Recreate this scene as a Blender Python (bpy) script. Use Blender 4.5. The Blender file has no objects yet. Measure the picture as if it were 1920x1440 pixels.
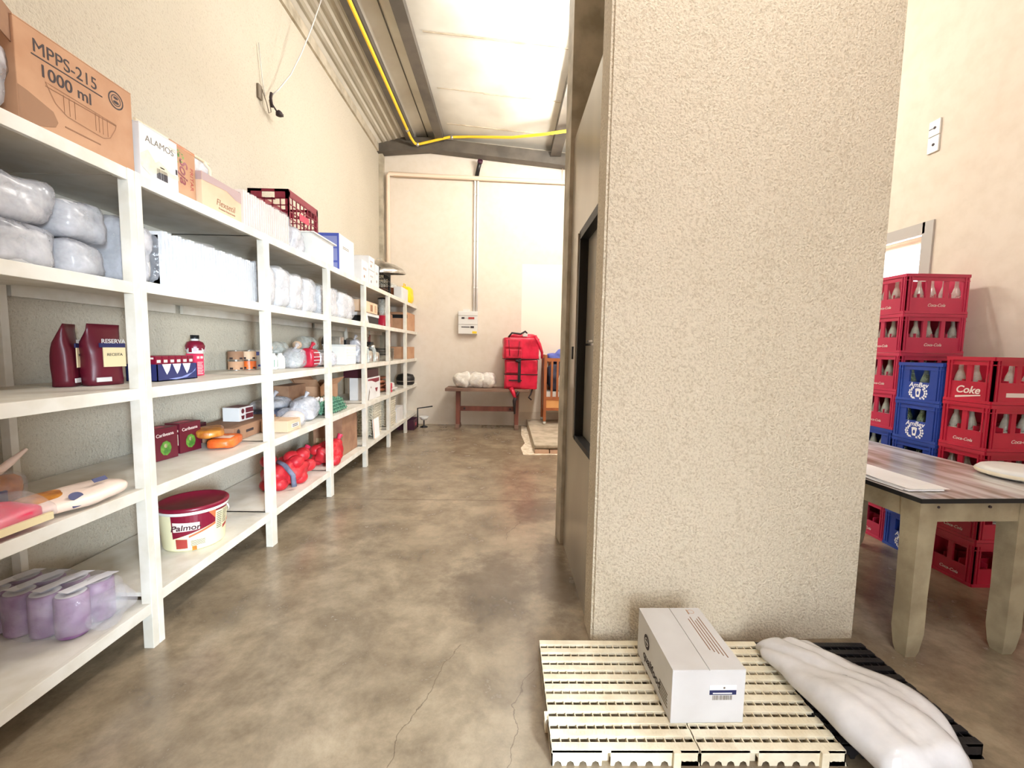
import bpy, bmesh, math, random
from mathutils import Vector, Matrix, noise
random.seed(7)
S = bpy.context.scene
COL = S.collection
PI = math.pi

# ---------------------------------------------------------------- camera
F, PITCH, YAW, ROLL = 794.46, 0.0832663, -0.0168420, 0.0177394
cd = bpy.data.cameras.new('camera'); cam = bpy.data.objects.new('camera', cd); COL.objects.link(cam)
cd.sensor_fit = 'HORIZONTAL'; cd.sensor_width = 36.0; cd.lens = F / 1920 * 36.0; cd.clip_start = 0.02
_r0 = Vector((math.cos(YAW), math.sin(YAW), 0)); _f0 = Vector((-math.sin(YAW), math.cos(YAW), 0)); _u0 = Vector((0, 0, 1))
_f = _f0 * math.cos(PITCH) - _u0 * math.sin(PITCH); _u = _u0 * math.cos(PITCH) + _f0 * math.sin(PITCH)
_r = _r0 * math.cos(ROLL) + _u * math.sin(ROLL); _u = _u * math.cos(ROLL) - _r0 * math.sin(ROLL)
mw = Matrix.Identity(4)
for i in range(3):
    mw[i][0] = _r[i]; mw[i][1] = _u[i]; mw[i][2] = -_f[i]
mw[2][3] = 1.4
cam.matrix_world = mw
S.camera = cam

# ---------------------------------------------------------------- world, light, exposure
S.view_settings.view_transform = 'Standard'; S.view_settings.look = 'None'
S.view_settings.gamma = 1.0; S.view_settings.use_curve_mapping = False
S.view_settings.exposure = 0.0
W = bpy.data.worlds.new('world'); S.world = W; W.use_nodes = True
W.node_tree.nodes['Background'].inputs[0].default_value = (0.86, 0.93, 1.0, 1)
W.node_tree.nodes['Background'].inputs[1].default_value = 11.0

def area(name, loc, target, sx, sy, power, col):
    l = bpy.data.lights.new(name, 'AREA'); l.shape = 'RECTANGLE'; l.size = sx; l.size_y = sy
    l.energy = power; l.color = col
    o = bpy.data.objects.new(name, l); COL.objects.link(o); o.location = loc
    o.rotation_euler = (Vector(target) - Vector(loc)).to_track_quat('-Z', 'Y').to_euler()
    return o
# daylight standing outside the doorway behind the camera, and outside the side window
area('daylight_door', (2.0, -2.35, 1.66), (0.4, 0.6, 1.42), 0.5, 0.8, 640, (0.74, 0.88, 1.0))
area('daylight_window', (4.1, 4.05, 2.2), (1.0, 4.0, 1.0), 1.0, 1.0, 70, (1.0, 0.92, 0.88))
LAMPS = [((0.80, 0.25, 4.00), 138), ((0.42, 3.85, 4.62), 165), ((0.95, 5.6, 4.3), 225)]

# ---------------------------------------------------------------- materials
def lin(c):
    return tuple(((v / 255) / 12.92 if v / 255 <= 0.04045 else ((v / 255 + 0.055) / 1.055) ** 2.4) for v in c)
def mat(name, rgb, rough=0.6, metal=0.0, var=0.0, vscale=6.0, bump=0.0, bscale=60.0, rgb2=None, spec=0.5, sheen=0.0, emit=0.0, coord='Object', detail=4.0, stretch=None):
    m = bpy.data.materials.new(name); m.use_nodes = True
    nt = m.node_tree; b = nt.nodes['Principled BSDF']
    c = lin(rgb)
    b.inputs['Base Color'].default_value = (*c, 1); b.inputs['Roughness'].default_value = rough
    b.inputs['Metallic'].default_value = metal; b.inputs['Specular IOR Level'].default_value = spec
    if emit:
        b.inputs['Emission Color'].default_value = (*c, 1); b.inputs['Emission Strength'].default_value = emit
    tc = nt.nodes.new('ShaderNodeTexCoord'); src = tc.outputs[coord]
    if stretch:
        mp = nt.nodes.new('ShaderNodeMapping'); mp.inputs['Scale'].default_value = stretch
        nt.links.new(src, mp.inputs['Vector']); src = mp.outputs['Vector']
    if var or rgb2:
        n = nt.nodes.new('ShaderNodeTexNoise'); n.inputs['Scale'].default_value = vscale; n.inputs['Detail'].default_value = detail
        nt.links.new(src, n.inputs['Vector'])
        r = nt.nodes.new('ShaderNodeValToRGB')
        c2 = lin(rgb2) if rgb2 else tuple(v * (1 - var) for v in c)
        r.color_ramp.elements[0].color = (*c2, 1); r.color_ramp.elements[1].color = (*c, 1)
        r.color_ramp.elements[0].position = 0.36; r.color_ramp.elements[1].position = 0.6
        nt.links.new(n.outputs['Fac'], r.inputs['Fac']); nt.links.new(r.outputs['Color'], b.inputs['Base Color'])
    if bump:
        n2 = nt.nodes.new('ShaderNodeTexNoise'); n2.inputs['Scale'].default_value = bscale; n2.inputs['Detail'].default_value = 3
        nt.links.new(src, n2.inputs['Vector'])
        bp = nt.nodes.new('ShaderNodeBump'); bp.inputs['Strength'].default_value = bump; bp.inputs['Distance'].default_value = 0.01
        nt.links.new(n2.outputs['Fac'], bp.inputs['Height']); nt.links.new(bp.outputs['Normal'], b.inputs['Normal'])
    return m
def film(name, rgb=(214, 214, 218), fac=0.35, rough=0.15, bump=0.6, bscale=25.0):
    m = mat(name, rgb, rough=rough, bump=bump, bscale=bscale, spec=0.7); nt = m.node_tree
    b = nt.nodes['Principled BSDF']; out = [n for n in nt.nodes if n.type == 'OUTPUT_MATERIAL'][0]
    t = nt.nodes.new('ShaderNodeBsdfTransparent'); mx = nt.nodes.new('ShaderNodeMixShader')
    n = nt.nodes.new('ShaderNodeTexNoise'); n.inputs['Scale'].default_value = 14; n.inputs['Detail'].default_value = 5
    tc = nt.nodes.new('ShaderNodeTexCoord'); nt.links.new(tc.outputs['Object'], n.inputs['Vector'])
    mr = nt.nodes.new('ShaderNodeMapRange'); mr.inputs['From Min'].default_value = 0.35; mr.inputs['From Max'].default_value = 0.7
    mr.inputs['To Min'].default_value = fac * 0.6 if fac < .8 else fac * .93; mr.inputs['To Max'].default_value = min(1, fac * 1.6)
    nt.links.new(n.outputs['Fac'], mr.inputs['Value']); nt.links.new(mr.outputs['Result'], mx.inputs['Fac'])
    nt.links.new(t.outputs[0], mx.inputs[1]); nt.links.new(b.outputs[0], mx.inputs[2]); nt.links.new(mx.outputs[0], out.inputs['Surface'])
    return m
def stucco(name, rgb, rgb_dark, scale, strength, lo=0.40, hi=0.52, big=0.0):
    m = mat(name, rgb, rough=0.9, spec=0.2); nt = m.node_tree; b = nt.nodes['Principled BSDF']
    tc = [n for n in nt.nodes if n.type == 'TEX_COORD'][0]
    n = nt.nodes.new('ShaderNodeTexNoise'); n.inputs['Scale'].default_value = scale; n.inputs['Detail'].default_value = 3; n.inputs['Roughness'].default_value = 0.6
    nt.links.new(tc.outputs['Object'], n.inputs['Vector'])
    r = nt.nodes.new('ShaderNodeValToRGB'); r.color_ramp.elements[0].position = lo; r.color_ramp.elements[1].position = hi
    r.color_ramp.elements[0].color = (*lin(rgb_dark), 1); r.color_ramp.elements[1].color = (*lin(rgb), 1)
    nt.links.new(n.outputs['Fac'], r.inputs['Fac'])
    g = nt.nodes.new('ShaderNodeTexNoise'); g.inputs['Scale'].default_value = 1.1; g.inputs['Detail'].default_value = 5
    nt.links.new(tc.outputs['Object'], g.inputs['Vector'])
    mx = nt.nodes.new('ShaderNodeMix'); mx.data_type = 'RGBA'; mx.blend_type = 'MULTIPLY'
    r2 = nt.nodes.new('ShaderNodeValToRGB'); r2.color_ramp.elements[0].color = (1 - big, 1 - big, 1 - big * 1.2, 1); r2.color_ramp.elements[0].position = 0.35; r2.color_ramp.elements[1].position = 0.6
    nt.links.new(g.outputs['Fac'], r2.inputs['Fac']); mx.inputs['Factor'].default_value = 1.0
    nt.links.new(r.outputs['Color'], mx.inputs['A']); nt.links.new(r2.outputs['Color'], mx.inputs['B'])
    nt.links.new(mx.outputs['Result'], b.inputs['Base Color'])
    bp = nt.nodes.new('ShaderNodeBump'); bp.inputs['Strength'].default_value = strength; bp.inputs['Distance'].default_value = 0.012
    nt.links.new(n.outputs['Fac'], bp.inputs['Height']); nt.links.new(bp.outputs['Normal'], b.inputs['Normal'])
    return m

M = {}
M['pillar'] = stucco('pillar_stucco', (232, 220, 197), (204, 189, 163), 95, 1.0, 0.30, 0.55, 0.05)
M['wall'] = stucco('left_wall_plaster', (203, 194, 176), (188, 177, 158), 80, 0.6, 0.28, 0.46, 0.05)
M['wall_back'] = stucco('back_wall_paint', (230, 219, 204), (226, 214, 197), 9, 0.12, 0.3, 0.6, 0.05)
M['wall_right'] = stucco('right_wall_paint', (222, 209, 192), (216, 202, 184), 9, 0.12, 0.3, 0.6, 0.06)
M['concrete'] = mat('bare_concrete', (192, 181, 160), 0.9, rgb2=(158, 148, 128), vscale=5, bump=0.4, bscale=30)
M['ceiling'] = mat('ceiling_board', (226, 222, 210), 0.8, rgb2=(206, 200, 186), vscale=1.2, bump=0.2, bscale=8)
M['lining'] = mat('grey_roof_lining', (176, 168, 150), 0.8, rgb2=(160, 152, 134), vscale=2)
M['steelbeam'] = mat('painted_beam', (98, 90, 80), 0.55, rgb2=(80, 74, 66), vscale=4)
M['shelf'] = mat('white_shelf_paint', (226, 221, 210), 0.42, rgb2=(214, 207, 192), vscale=9, bump=0.08, bscale=30)
M['shelf_edge'] = M['shelf']
M['panel'] = mat('brushed_steel_panel', (186, 177, 160), 0.28, metal=0.35, rgb2=(168, 159, 143), vscale=2.0, stretch=(1, 1, 0.3))
M['black'] = mat('black_rubber', (14, 15, 18), 0.5)
M['blackplastic'] = mat('black_plastic', (20, 20, 22), 0.45)
M['white'] = mat('white_plastic', (224, 222, 216), 0.4)
M['foam'] = mat('white_foam', (208, 207, 207), 0.65, bump=0.15, bscale=90)
M['foam_pink'] = mat('cream_foam', (226, 210, 200), 0.7)
M['kraft'] = mat('kraft_cardboard', (196, 152, 118), 0.85, rgb2=(184, 138, 104), vscale=7)
M['kraft_light'] = mat('light_kraft_cardboard', (222, 190, 158), 0.85, rgb2=(214, 178, 146), vscale=7)
M['kraft_dark'] = mat('brown_cardboard', (156, 118, 90), 0.85, rgb2=(138, 100, 76), vscale=7)
M['carton_white'] = mat('white_cardboard', (220, 218, 216), 0.6, rgb2=(212, 209, 206), vscale=5)
M['ink'] = mat('dark_ink', (52, 40, 42), 0.7)
M['ink_grey'] = mat('grey_ink', (128, 116, 100), 0.8)
M['ink_soft'] = mat('faint_brown_ink', (150, 108, 80), 0.8)
M['navy'] = mat('navy_print', (38, 44, 92), 0.5)
M['blue'] = mat('blue_card', (72, 88, 170), 0.5)
M['blue_pale'] = mat('pale_blue_print', (130, 140, 190), 0.5)
M['maroon'] = mat('maroon_card', (98, 20, 38), 0.4)
M['maroon_deep'] = mat('deep_maroon', (60, 10, 26), 0.45)
M['pinkred'] = mat('pink_red_card', (216, 52, 88), 0.4)
M['red'] = mat('red_net_skin', (206, 40, 50), 0.38, rgb2=(182, 30, 44), vscale=14, bump=0.25, bscale=160)
M['redcrate'] = mat('red_crate_plastic', (190, 34, 60), 0.32, rgb2=(172, 28, 52), vscale=3)
M['redcrate2'] = mat('faded_red_crate_plastic', (196, 54, 84), 0.38, rgb2=(176, 44, 74), vscale=3)
M['bluecrate'] = mat('blue_crate_plastic', (44, 74, 158), 0.38, rgb2=(38, 64, 144), vscale=3)
M['winered'] = mat('wine_red_plastic', (124, 16, 44), 0.35)
M['orange'] = mat('orange_packet', (226, 112, 44), 0.35, rgb2=(200, 84, 30), vscale=14, bump=0.4, bscale=30)
M['amber'] = mat('amber_packet', (206, 136, 50), 0.35, rgb2=(160, 90, 30), vscale=18, bump=0.4, bscale=30)
M['green'] = mat('leaf_green', (112, 160, 60), 0.5, rgb2=(60, 110, 40), vscale=30)
M['greentray'] = mat('green_pulp_tray', (112, 160, 130), 0.8, rgb2=(84, 128, 100), vscale=20)
M['cream'] = mat('cream_label', (232, 214, 170), 0.5)
M['palelemon'] = mat('pale_yellow_tub', (240, 232, 190), 0.4)
M['cream_tray'] = mat('cream_pulp_tray', (236, 226, 204), 0.85, rgb2=(216, 204, 178), vscale=20)
M['greytray'] = mat('grey_blue_tray', (120, 124, 146), 0.6, rgb2=(96, 100, 122), vscale=20)
M['steel'] = mat('dull_steel', (200, 196, 188), 0.28, metal=0.9, rgb2=(160, 154, 146), vscale=12)
M['chrome'] = mat('chrome', (225, 225, 228), 0.15, metal=1.0)
M['copper'] = mat('copper_brown', (150, 96, 70), 0.35, metal=0.5)
M['yellow'] = mat('yellow_hose', (244, 204, 48), 0.4)
M['yellowbag'] = mat('yellow_bag', (248, 206, 30), 0.35, bump=0.5, bscale=20)
M['pvc'] = mat('cream_painted_pipe', (238, 214, 190), 0.5)
M['pvcwhite'] = mat('white_conduit', (246, 244, 240), 0.4)
M['wood'] = mat('red_brown_wood', (132, 78, 64), 0.6, rgb2=(108, 60, 50), vscale=10, stretch=(1, 1, 0.2))
M['woodtop'] = mat('grey_brown_bench_wood', (136, 106, 88), 0.65, rgb2=(112, 84, 70), vscale=10, stretch=(0.3, 2, 1))
M['cribwood'] = mat('orange_brown_wood', (174, 104, 62), 0.5, rgb2=(156, 88, 52), vscale=8, stretch=(1, 1, 0.3))
M['cribpanel'] = mat('pale_pine_panel', (232, 172, 108), 0.5, rgb2=(224, 158, 96), vscale=4)
M['bagred'] = mat('red_tarpaulin', (220, 28, 66), 0.35, rgb2=(178, 14, 46), vscale=6, bump=0.7, bscale=9)
M['bagblack'] = mat('black_strap', (36, 26, 30), 0.6)
M['brick'] = mat('pale_brick', (216, 180, 152), 0.9, rgb2=(192, 150, 122), vscale=15, bump=0.5)
M['freshpaint'] = mat('fresh_cream_paint', (246, 236, 220), 0.7)
M['lime'] = mat('lime_wash', (240, 226, 206), 0.9, rgb2=(206, 186, 156), vscale=18)
M['slab'] = mat('grey_slab', (196, 182, 160), 0.85, rgb2=(170, 156, 134), vscale=6, bump=0.3)
M['pallet'] = mat('cream_plastic_pallet', (244, 234, 208), 0.5, rgb2=(228, 214, 184), vscale=12, bump=0.15, bscale=120)
M['palletblack'] = mat('black_plastic_pallet', (18, 18, 22), 0.45, rgb2=(28, 26, 28), vscale=10)
M['tablepaint'] = mat('beige_table_paint', (168, 154, 124), 0.6, rgb2=(140, 125, 98), vscale=6, bump=0.2)
M['tabletop'] = mat('worn_grey_laminate', (206, 202, 200), 0.2, rgb2=(140, 126, 112), vscale=4, stretch=(3, 0.6, 1), spec=0.8)
M['paper'] = mat('white_paper', (246, 246, 246), 0.5)
M['cloth'] = mat('white_cloth', (246, 240, 228), 0.8, rgb2=(232, 224, 208), vscale=16, bump=0.6, bscale=22)
M['laundry'] = mat('dark_blue_cloth', (70, 72, 92), 0.8, bump=0.6, bscale=25)
M['bluecloth'] = mat('bright_blue_cloth', (98, 110, 190), 0.8, bump=0.5, bscale=25)
M['film'] = film('clear_film')
M['film_thick'] = film('milky_film', (204, 204, 210), 0.6, 0.22, 0.5, 14)
M['film_light'] = film('thin_clear_film', (226, 226, 232), 0.2, 0.1, 0.8, 30)
M['sack'] = film('translucent_white_sack', (224, 221, 220), 0.93, 0.14, 0.5, 12)
M['glass'] = film('bottle_glass', (214, 220, 206), 0.42, 0.06, 0.0, 5)
M['glass_green'] = film('green_bottle_glass', (120, 140, 110), 0.55, 0.06, 0.0, 5)
M['jar'] = film('clear_jar_glass', (220, 226, 220), 0.35, 0.05, 0.0, 5)
M['lavender'] = mat('mauve_tissue_print', (128, 84, 128), 0.5, rgb2=(168, 136, 170), vscale=14)
M['tissue'] = mat('white_tissue', (238, 234, 238), 0.8)
M['purple'] = mat('dark_purple_plastic', (72, 34, 52), 0.45)
M['bulb'] = mat('lit_tube', (255, 255, 255), 0.3, emit=12.0)
M['grime'] = mat('window_frame_grey', (178, 172, 164), 0.6)
M['roller'] = mat('peach_roller_blind', (244, 214, 186), 0.7)
M['sausage'] = mat('sausage_print', (168, 60, 52), 0.5)
M['orange_stripe'] = mat('orange_stripe', (232, 110, 70), 0.45)
M['mauve_band'] = mat('mauve_band', (178, 152, 148), 0.7)
M['ricepack'] = mat('pale_peach_packet', (246, 222, 206), 0.35, bump=0.4, bscale=12)

def floor_mat():
    m = mat('polished_concrete_floor', (180, 160, 130), 0.42, spec=0.75); nt = m.node_tree; b = nt.nodes['Principled BSDF']; N = nt.nodes; L = nt.links
    tc = [n for n in N if n.type == 'TEX_COORD'][0]
    n1 = N.new('ShaderNodeTexNoise'); n1.inputs['Scale'].default_value = 2.6; n1.inputs['Detail'].default_value = 14; n1.inputs['Roughness'].default_value = 0.72; n1.inputs['Distortion'].default_value = 0.12
    L.new(tc.outputs['Object'], n1.inputs['Vector'])
    r1 = N.new('ShaderNodeValToRGB'); e = r1.color_ramp.elements
    e[0].position = 0.30; e[0].color = (*lin((96, 82, 64)), 1); e[1].position = 0.70; e[1].color = (*lin((172, 155, 130)), 1)
    k = e.new(0.5); k.color = (*lin((138, 122, 100)), 1)
    L.new(n1.outputs['Fac'], r1.inputs['Fac'])
    # dirt patches, joint and cracks: marks with their own shape
    sx = N.new('ShaderNodeSeparateXYZ'); L.new(tc.outputs['Object'], sx.inputs[0])
    def math_(op, a, bb=None, c=None):
        n = N.new('ShaderNodeMath'); n.operation = op
        for i, v in enumerate((a, bb, c)):
            if v is None: continue
            if isinstance(v, (int, float)): n.inputs[i].default_value = v
            else: L.new(v, n.inputs[i])
        return n.outputs[0]
    def spot(cx, cy, rx, ry):
        dx = math_('DIVIDE', math_('SUBTRACT', sx.outputs[0], cx), rx); dy = math_('DIVIDE', math_('SUBTRACT', sx.outputs[1], cy), ry)
        d = math_('ADD', math_('MULTIPLY', dx, dx), math_('MULTIPLY', dy, dy))
        nn = math_('MULTIPLY', math_('SUBTRACT', n1.outputs['Fac'], 0.5), 2.2)
        return math_('MAXIMUM', math_('SUBTRACT', 1.0, math_('ADD', d, nn)), 0.0)
    s = math_('MAXIMUM', spot(-0.05, 2.45, 0.34, 0.42), math_('MAXIMUM', spot(0.33, 2.45, 0.16, 0.5), spot(0.3, 3.6, 0.3, 0.3)))
    s = math_('MINIMUM', math_('MULTIPLY', s, 0.75), 0.55)
    nj = N.new('ShaderNodeTexNoise'); nj.inputs['Scale'].default_value = 2; L.new(tc.outputs['Object'], nj.inputs['Vector'])
    jy = math_('ABSOLUTE', math_('SUBTRACT', math_('ADD', sx.outputs[1], math_('MULTIPLY', nj.outputs['Fac'], 0.02)), 3.82))
    j = math_('MULTIPLY', math_('LESS_THAN', jy, 0.006), 0.6)
    def crack(x0, slope, y0, y1, amp, sc):
        nn = N.new('ShaderNodeTexNoise'); nn.inputs['Scale'].default_value = sc; nn.inputs['Detail'].default_value = 6; L.new(tc.outputs['Object'], nn.inputs['Vector'])
        xx = math_('ADD', math_('MULTIPLY', sx.outputs[1], slope), x0)
        d = math_('ABSOLUTE', math_('ADD', math_('SUBTRACT', sx.outputs[0], xx), math_('MULTIPLY', math_('SUBTRACT', nn.outputs['Fac'], 0.5), amp)))
        on = math_('MULTIPLY', math_('GREATER_THAN', sx.outputs[1], y0), math_('LESS_THAN', sx.outputs[1], y1))
        return math_('MULTIPLY', math_('MULTIPLY', math_('LESS_THAN', d, 0.0022), on), 0.55)
    c = math_('MAXIMUM', crack(-0.75, 0.28, 1.0, 1.9, 0.25, 4), math_('MAXIMUM', crack(-0.25, 0.22, 1.0, 1.75, 0.22, 5), crack(-0.95, 0.33, 3.0, 3.8, 0.3, 3)))
    tot = math_('MAXIMUM', s, math_('MAXIMUM', j, c))
    mx = N.new('ShaderNodeMix'); mx.data_type = 'RGBA'; L.new(tot, mx.inputs['Factor']); L.new(r1.outputs['Color'], mx.inputs['A']); mx.inputs['B'].default_value = (*lin((58, 44, 32)), 1)
    L.new(mx.outputs['Result'], b.inputs['Base Color'])
    rr = N.new('ShaderNodeMapRange'); rr.inputs['To Min'].default_value = 0.36; rr.inputs['To Max'].default_value = 0.14
    L.new(n1.outputs['Fac'], rr.inputs['Value']); L.new(rr.outputs['Result'], b.inputs['Roughness'])
    return m
M['floor'] = floor_mat()

# ---------------------------------------------------------------- mesh helpers
def bm_(): return bmesh.new()
def bx(bm, x0, x1, y0, y1, z0, z1, mi=0, bev=0.0, mt=None):
    vs = [bm.verts.new(v) for v in ((x0, y0, z0), (x1, y0, z0), (x1, y1, z0), (x0, y1, z0), (x0, y0, z1), (x1, y0, z1), (x1, y1, z1), (x0, y1, z1))]
    fs = []
    for q in ((3, 2, 1, 0), (4, 5, 6, 7), (0, 1, 5, 4), (1, 2, 6, 5), (2, 3, 7, 6), (3, 0, 4, 7)):
        f = bm.faces.new([vs[i] for i in q]); f.material_index = mi; fs.append(f)
    if mt is not None:
        for v in vs: v.co = mt @ v.co
    if bev:
        es = list({e for f in fs for e in f.edges})
        bmesh.ops.bevel(bm, geom=es, offset=bev, segments=2, affect='EDGES', profile=0.6)
    return vs
def prism(bm, pts, d0, d1, axis='y', mi=0):
    """polygon pts (a,b) extruded along axis between d0 and d1"""
    def mk(a, b, d): return (a, d, b) if axis == 'y' else ((d, a, b) if axis == 'x' else (a, b, d))
    A = [bm.verts.new(mk(a, b, d0)) for a, b in pts]; B = [bm.verts.new(mk(a, b, d1)) for a, b in pts]
    n = len(pts); fs = [bm.faces.new(A[::-1]), bm.faces.new(B)]
    for i in range(n): fs.append(bm.faces.new((A[i], A[(i + 1) % n], B[(i + 1) % n], B[i])))
    for f in fs: f.material_index = mi
    bmesh.ops.recalc_face_normals(bm, faces=fs)
def tube(bm, pts, r, seg=8, mi=0, caps=True, rs=None):
    rings = []; pts = [Vector(p) for p in pts]; prev = None
    for i, p in enumerate(pts):
        d = (pts[min(i + 1, len(pts) - 1)] - pts[max(i - 1, 0)]).normalized()
        a = Vector((0, 0, 1)) if abs(d.z) < 0.9 else Vector((1, 0, 0))
        if prev is not None: a = prev
        s = d.cross(a).normalized(); t = s.cross(d).normalized(); prev = t
        rr = rs[i] if rs else r
        rings.append([bm.verts.new(p + (s * math.cos(2 * PI * k / seg) + t * math.sin(2 * PI * k / seg)) * rr) for k in range(seg)])
    for a, b in zip(rings, rings[1:]):
        for k in range(seg):
            f = bm.faces.new((a[k], a[(k + 1) % seg], b[(k + 1) % seg], b[k])); f.material_index = mi; f.smooth = True
    if caps:
        for rg in (rings[0][::-1], rings[-1]):
            f = bm.faces.new(rg); f.material_index = mi
def lathe(bm, prof, cx=0, cy=0, cz=0, seg=24, mi=0, mt=None):
    """prof: (r,z[,mi])"""
    rings = []
    for p in prof:
        r, z = p[0], p[1]
        rings.append([bm.verts.new((cx + max(r, 1e-4) * math.cos(2 * PI * k / seg), cy + max(r, 1e-4) * math.sin(2 * PI * k / seg), cz + z)) for k in range(seg)])
    for i, (a, b) in enumerate(zip(rings, rings[1:])):
        m_ = prof[i][2] if len(prof[i]) > 2 else mi
        for k in range(seg):
            f = bm.faces.new((a[k], a[(k + 1) % seg], b[(k + 1) % seg], b[k])); f.material_index = m_; f.smooth = True
    if mt is not None:
        for rg in rings:
            for v in rg: v.co = mt @ v.co
def blob(bm, c, d, p=4.0, rough=0.03, ns=6.0, seed=0, seg=28, rings=18, mi=0, flat=True, fine=0.0, fold=0.0):
    """superellipsoid with noise; c centre, d full dims; flat bottom at c.z-d.z/2"""
    hx, hy, hz = d[0] / 2, d[1] / 2, d[2] / 2; vv = []
    off = Vector((seed * 7.13, seed * 3.7, seed * 1.9))
    for i in range(rings + 1):
        th = PI * i / rings; row = []
        for k in range(seg):
            ph = 2 * PI * k / seg
            n = Vector((math.sin(th) * math.cos(ph), math.sin(th) * math.sin(ph), math.cos(th)))
            s = (abs(n.x) ** p + abs(n.y) ** p + abs(n.z) ** p) ** (-1.0 / p)
            q = Vector((n.x * s * hx, n.y * s * hy, n.z * s * hz))
            w = noise.noise(q * ns + off) * rough
            if fold: w += abs(noise.noise(Vector((q.x * 5, q.y * 5, q.z * 22)) + off)) * fold
            if fine: w += noise.noise(q * ns * 4 + off) * fine
            q = q + n * w
            if flat and q.z < -hz: q.z = -hz
            row.append(q + Vector(c))
        vv.append([bm.verts.new(q) for q in row])
    for a, b in zip(vv, vv[1:]):
        for k in range(seg):
            f = bm.faces.new((a[k], b[k], b[(k + 1) % seg], a[(k + 1) % seg])); f.material_index = mi; f.smooth = True
    bmesh.ops.remove_doubles(bm, verts=vv[0] + vv[-1], dist=1e-4)
def mk(name, bm, mats, parent=None, label=None):
    me = bpy.data.meshes.new(name); bm.normal_update(); bm.to_mesh(me); bm.free()
    if not isinstance(mats, (list, tuple)): mats = [mats]
    for m in mats: me.materials.append(M[m])
    o = bpy.data.objects.new(name, me); COL.objects.link(o)
    if parent: o.parent = parent
    if label: o['label'] = label
    return o
def T(name, label, cat, loc=(0, 0, 0), rz=0.0, group=None):
    o = bpy.data.objects.new(name, None); o.empty_display_size = 0.05; COL.objects.link(o)
    o.location = loc; o.rotation_euler = (0, 0, rz); o['label'] = label; o['category'] = cat
    if group: o['group'] = group
    return o
def st(o): o['kind'] = 'structure'; return o
def tagm(o, label, cat, group=None, kind=None):
    o['label'] = label; o['category'] = cat
    if group: o['group'] = group
    if kind: o['kind'] = kind
    return o
def dup(root, loc, rz=0.0, label=None, group=None):
    r = root.copy(); COL.objects.link(r); r.location = loc; r.rotation_euler = (root.rotation_euler[0], root.rotation_euler[1], rz)
    if label: r['label'] = label
    if group: r['group'] = group
    for ch in list(root.children):
        c = ch.copy(); COL.objects.link(c); c.parent = r
        for g in list(ch.children):
            k = g.copy(); COL.objects.link(k); k.parent = c
    return r
FACE = {'+x': (Vector((0, 1, 0)), Vector((0, 0, 1)), Vector((1, 0, 0))), '-y': (Vector((1, 0, 0)), Vector((0, 0, 1)), Vector((0, -1, 0))),
        '-x': (Vector((0, -1, 0)), Vector((0, 0, 1)), Vector((-1, 0, 0))), '+z': (Vector((0, 1, 0)), Vector((-1, 0, 0)), Vector((0, 0, 1)))}
def fmat(face, origin):
    R, U, N = FACE[face]; m = Matrix.Identity(4)
    for i in range(3): m[i][0] = R[i]; m[i][1] = U[i]; m[i][2] = N[i]; m[i][3] = origin[i]
    return m
def corner(face, d):
    dx, dy, dz = d
    return {'+x': (dx / 2, -dy / 2, 0), '-y': (-dx / 2, -dy / 2, 0), '-x': (-dx / 2, dy / 2, 0), '+z': (dx / 2, -dy / 2, dz)}[face]
_fonts = {}
def txt(parent, s, size, fm, u, v, material, bold=0.0, shear=0.0, sx=1.0, rot=0.0, name='lettering', ext=0.0004):
    c = bpy.data.curves.new('t', 'FONT'); c.body = s; c.size = size; c.extrude = ext; c.offset = bold; c.shear = shear; c.align_x = 'CENTER'; c.align_y = 'CENTER'
    o = bpy.data.objects.new('t', c); COL.objects.link(o)
    dg = bpy.context.evaluated_depsgraph_get(); me = bpy.data.meshes.new_from_object(o.evaluated_get(dg))
    bpy.data.objects.remove(o); bpy.data.curves.remove(c)
    me.transform(fm @ Matrix.Translation((u, v, 0.0008)) @ Matrix.Rotation(rot, 4, 'Z') @ Matrix.Diagonal((sx, 1, 1, 1)))
    me.name = name; me.materials.clear(); me.materials.append(M[material])
    ob = bpy.data.objects.new(name, me); COL.objects.link(ob); ob.parent = parent
    return ob
def rect(bm, fm, u0, u1, v0, v1, mi=0, t=0.0012):
    bx(bm, u0, u1, v0, v1, -0.0002, t, mi, mt=fm)
def poly(bm, fm, pts, mi=0, t=0.0012):
    vs = [bm.verts.new(fm @ Vector((a, b, t))) for a, b in pts]; f = bm.faces.new(vs); f.material_index = mi
def disc(bm, fm, u, v, r, mi=0, ry=None, t=0.0012, seg=20):
    poly(bm, fm, [(u + r * math.cos(2 * PI * k / seg), v + (ry or r) * math.sin(2 * PI * k / seg)) for k in range(seg)], mi, t)
def ring(bm, fm, u, v, r, w, mi=0, t=0.0012, seg=24):
    for k in range(seg):
        a, b = 2 * PI * k / seg, 2 * PI * (k + 1) / seg
        poly(bm, fm, [(u + r * math.cos(a), v + r * math.sin(a)), (u + r * math.cos(b), v + r * math.sin(b)), (u + (r - w) * math.cos(b), v + (r - w) * math.sin(b)), (u + (r - w) * math.cos(a), v + (r - w) * math.sin(a))], mi, t)
def barcode(bm, fm, u0, u1, v0, v1, mi=0, n=16):
    rnd = random.Random(3); w = (u1 - u0) / n
    for k in range(n): rect(bm, fm, u0 + k * w, u0 + k * w + w * rnd.uniform(.25, .7), v0, v1, mi)
def lines(bm, fm, u0, u1, v0, v1, n, mi=0, h=0.4):
    rnd = random.Random(n); s = (v1 - v0) / n
    for k in range(n): rect(bm, fm, u0, u1 - rnd.uniform(0, .2) * (u1 - u0), v0 + k * s, v0 + k * s + s * h, mi)

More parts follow.
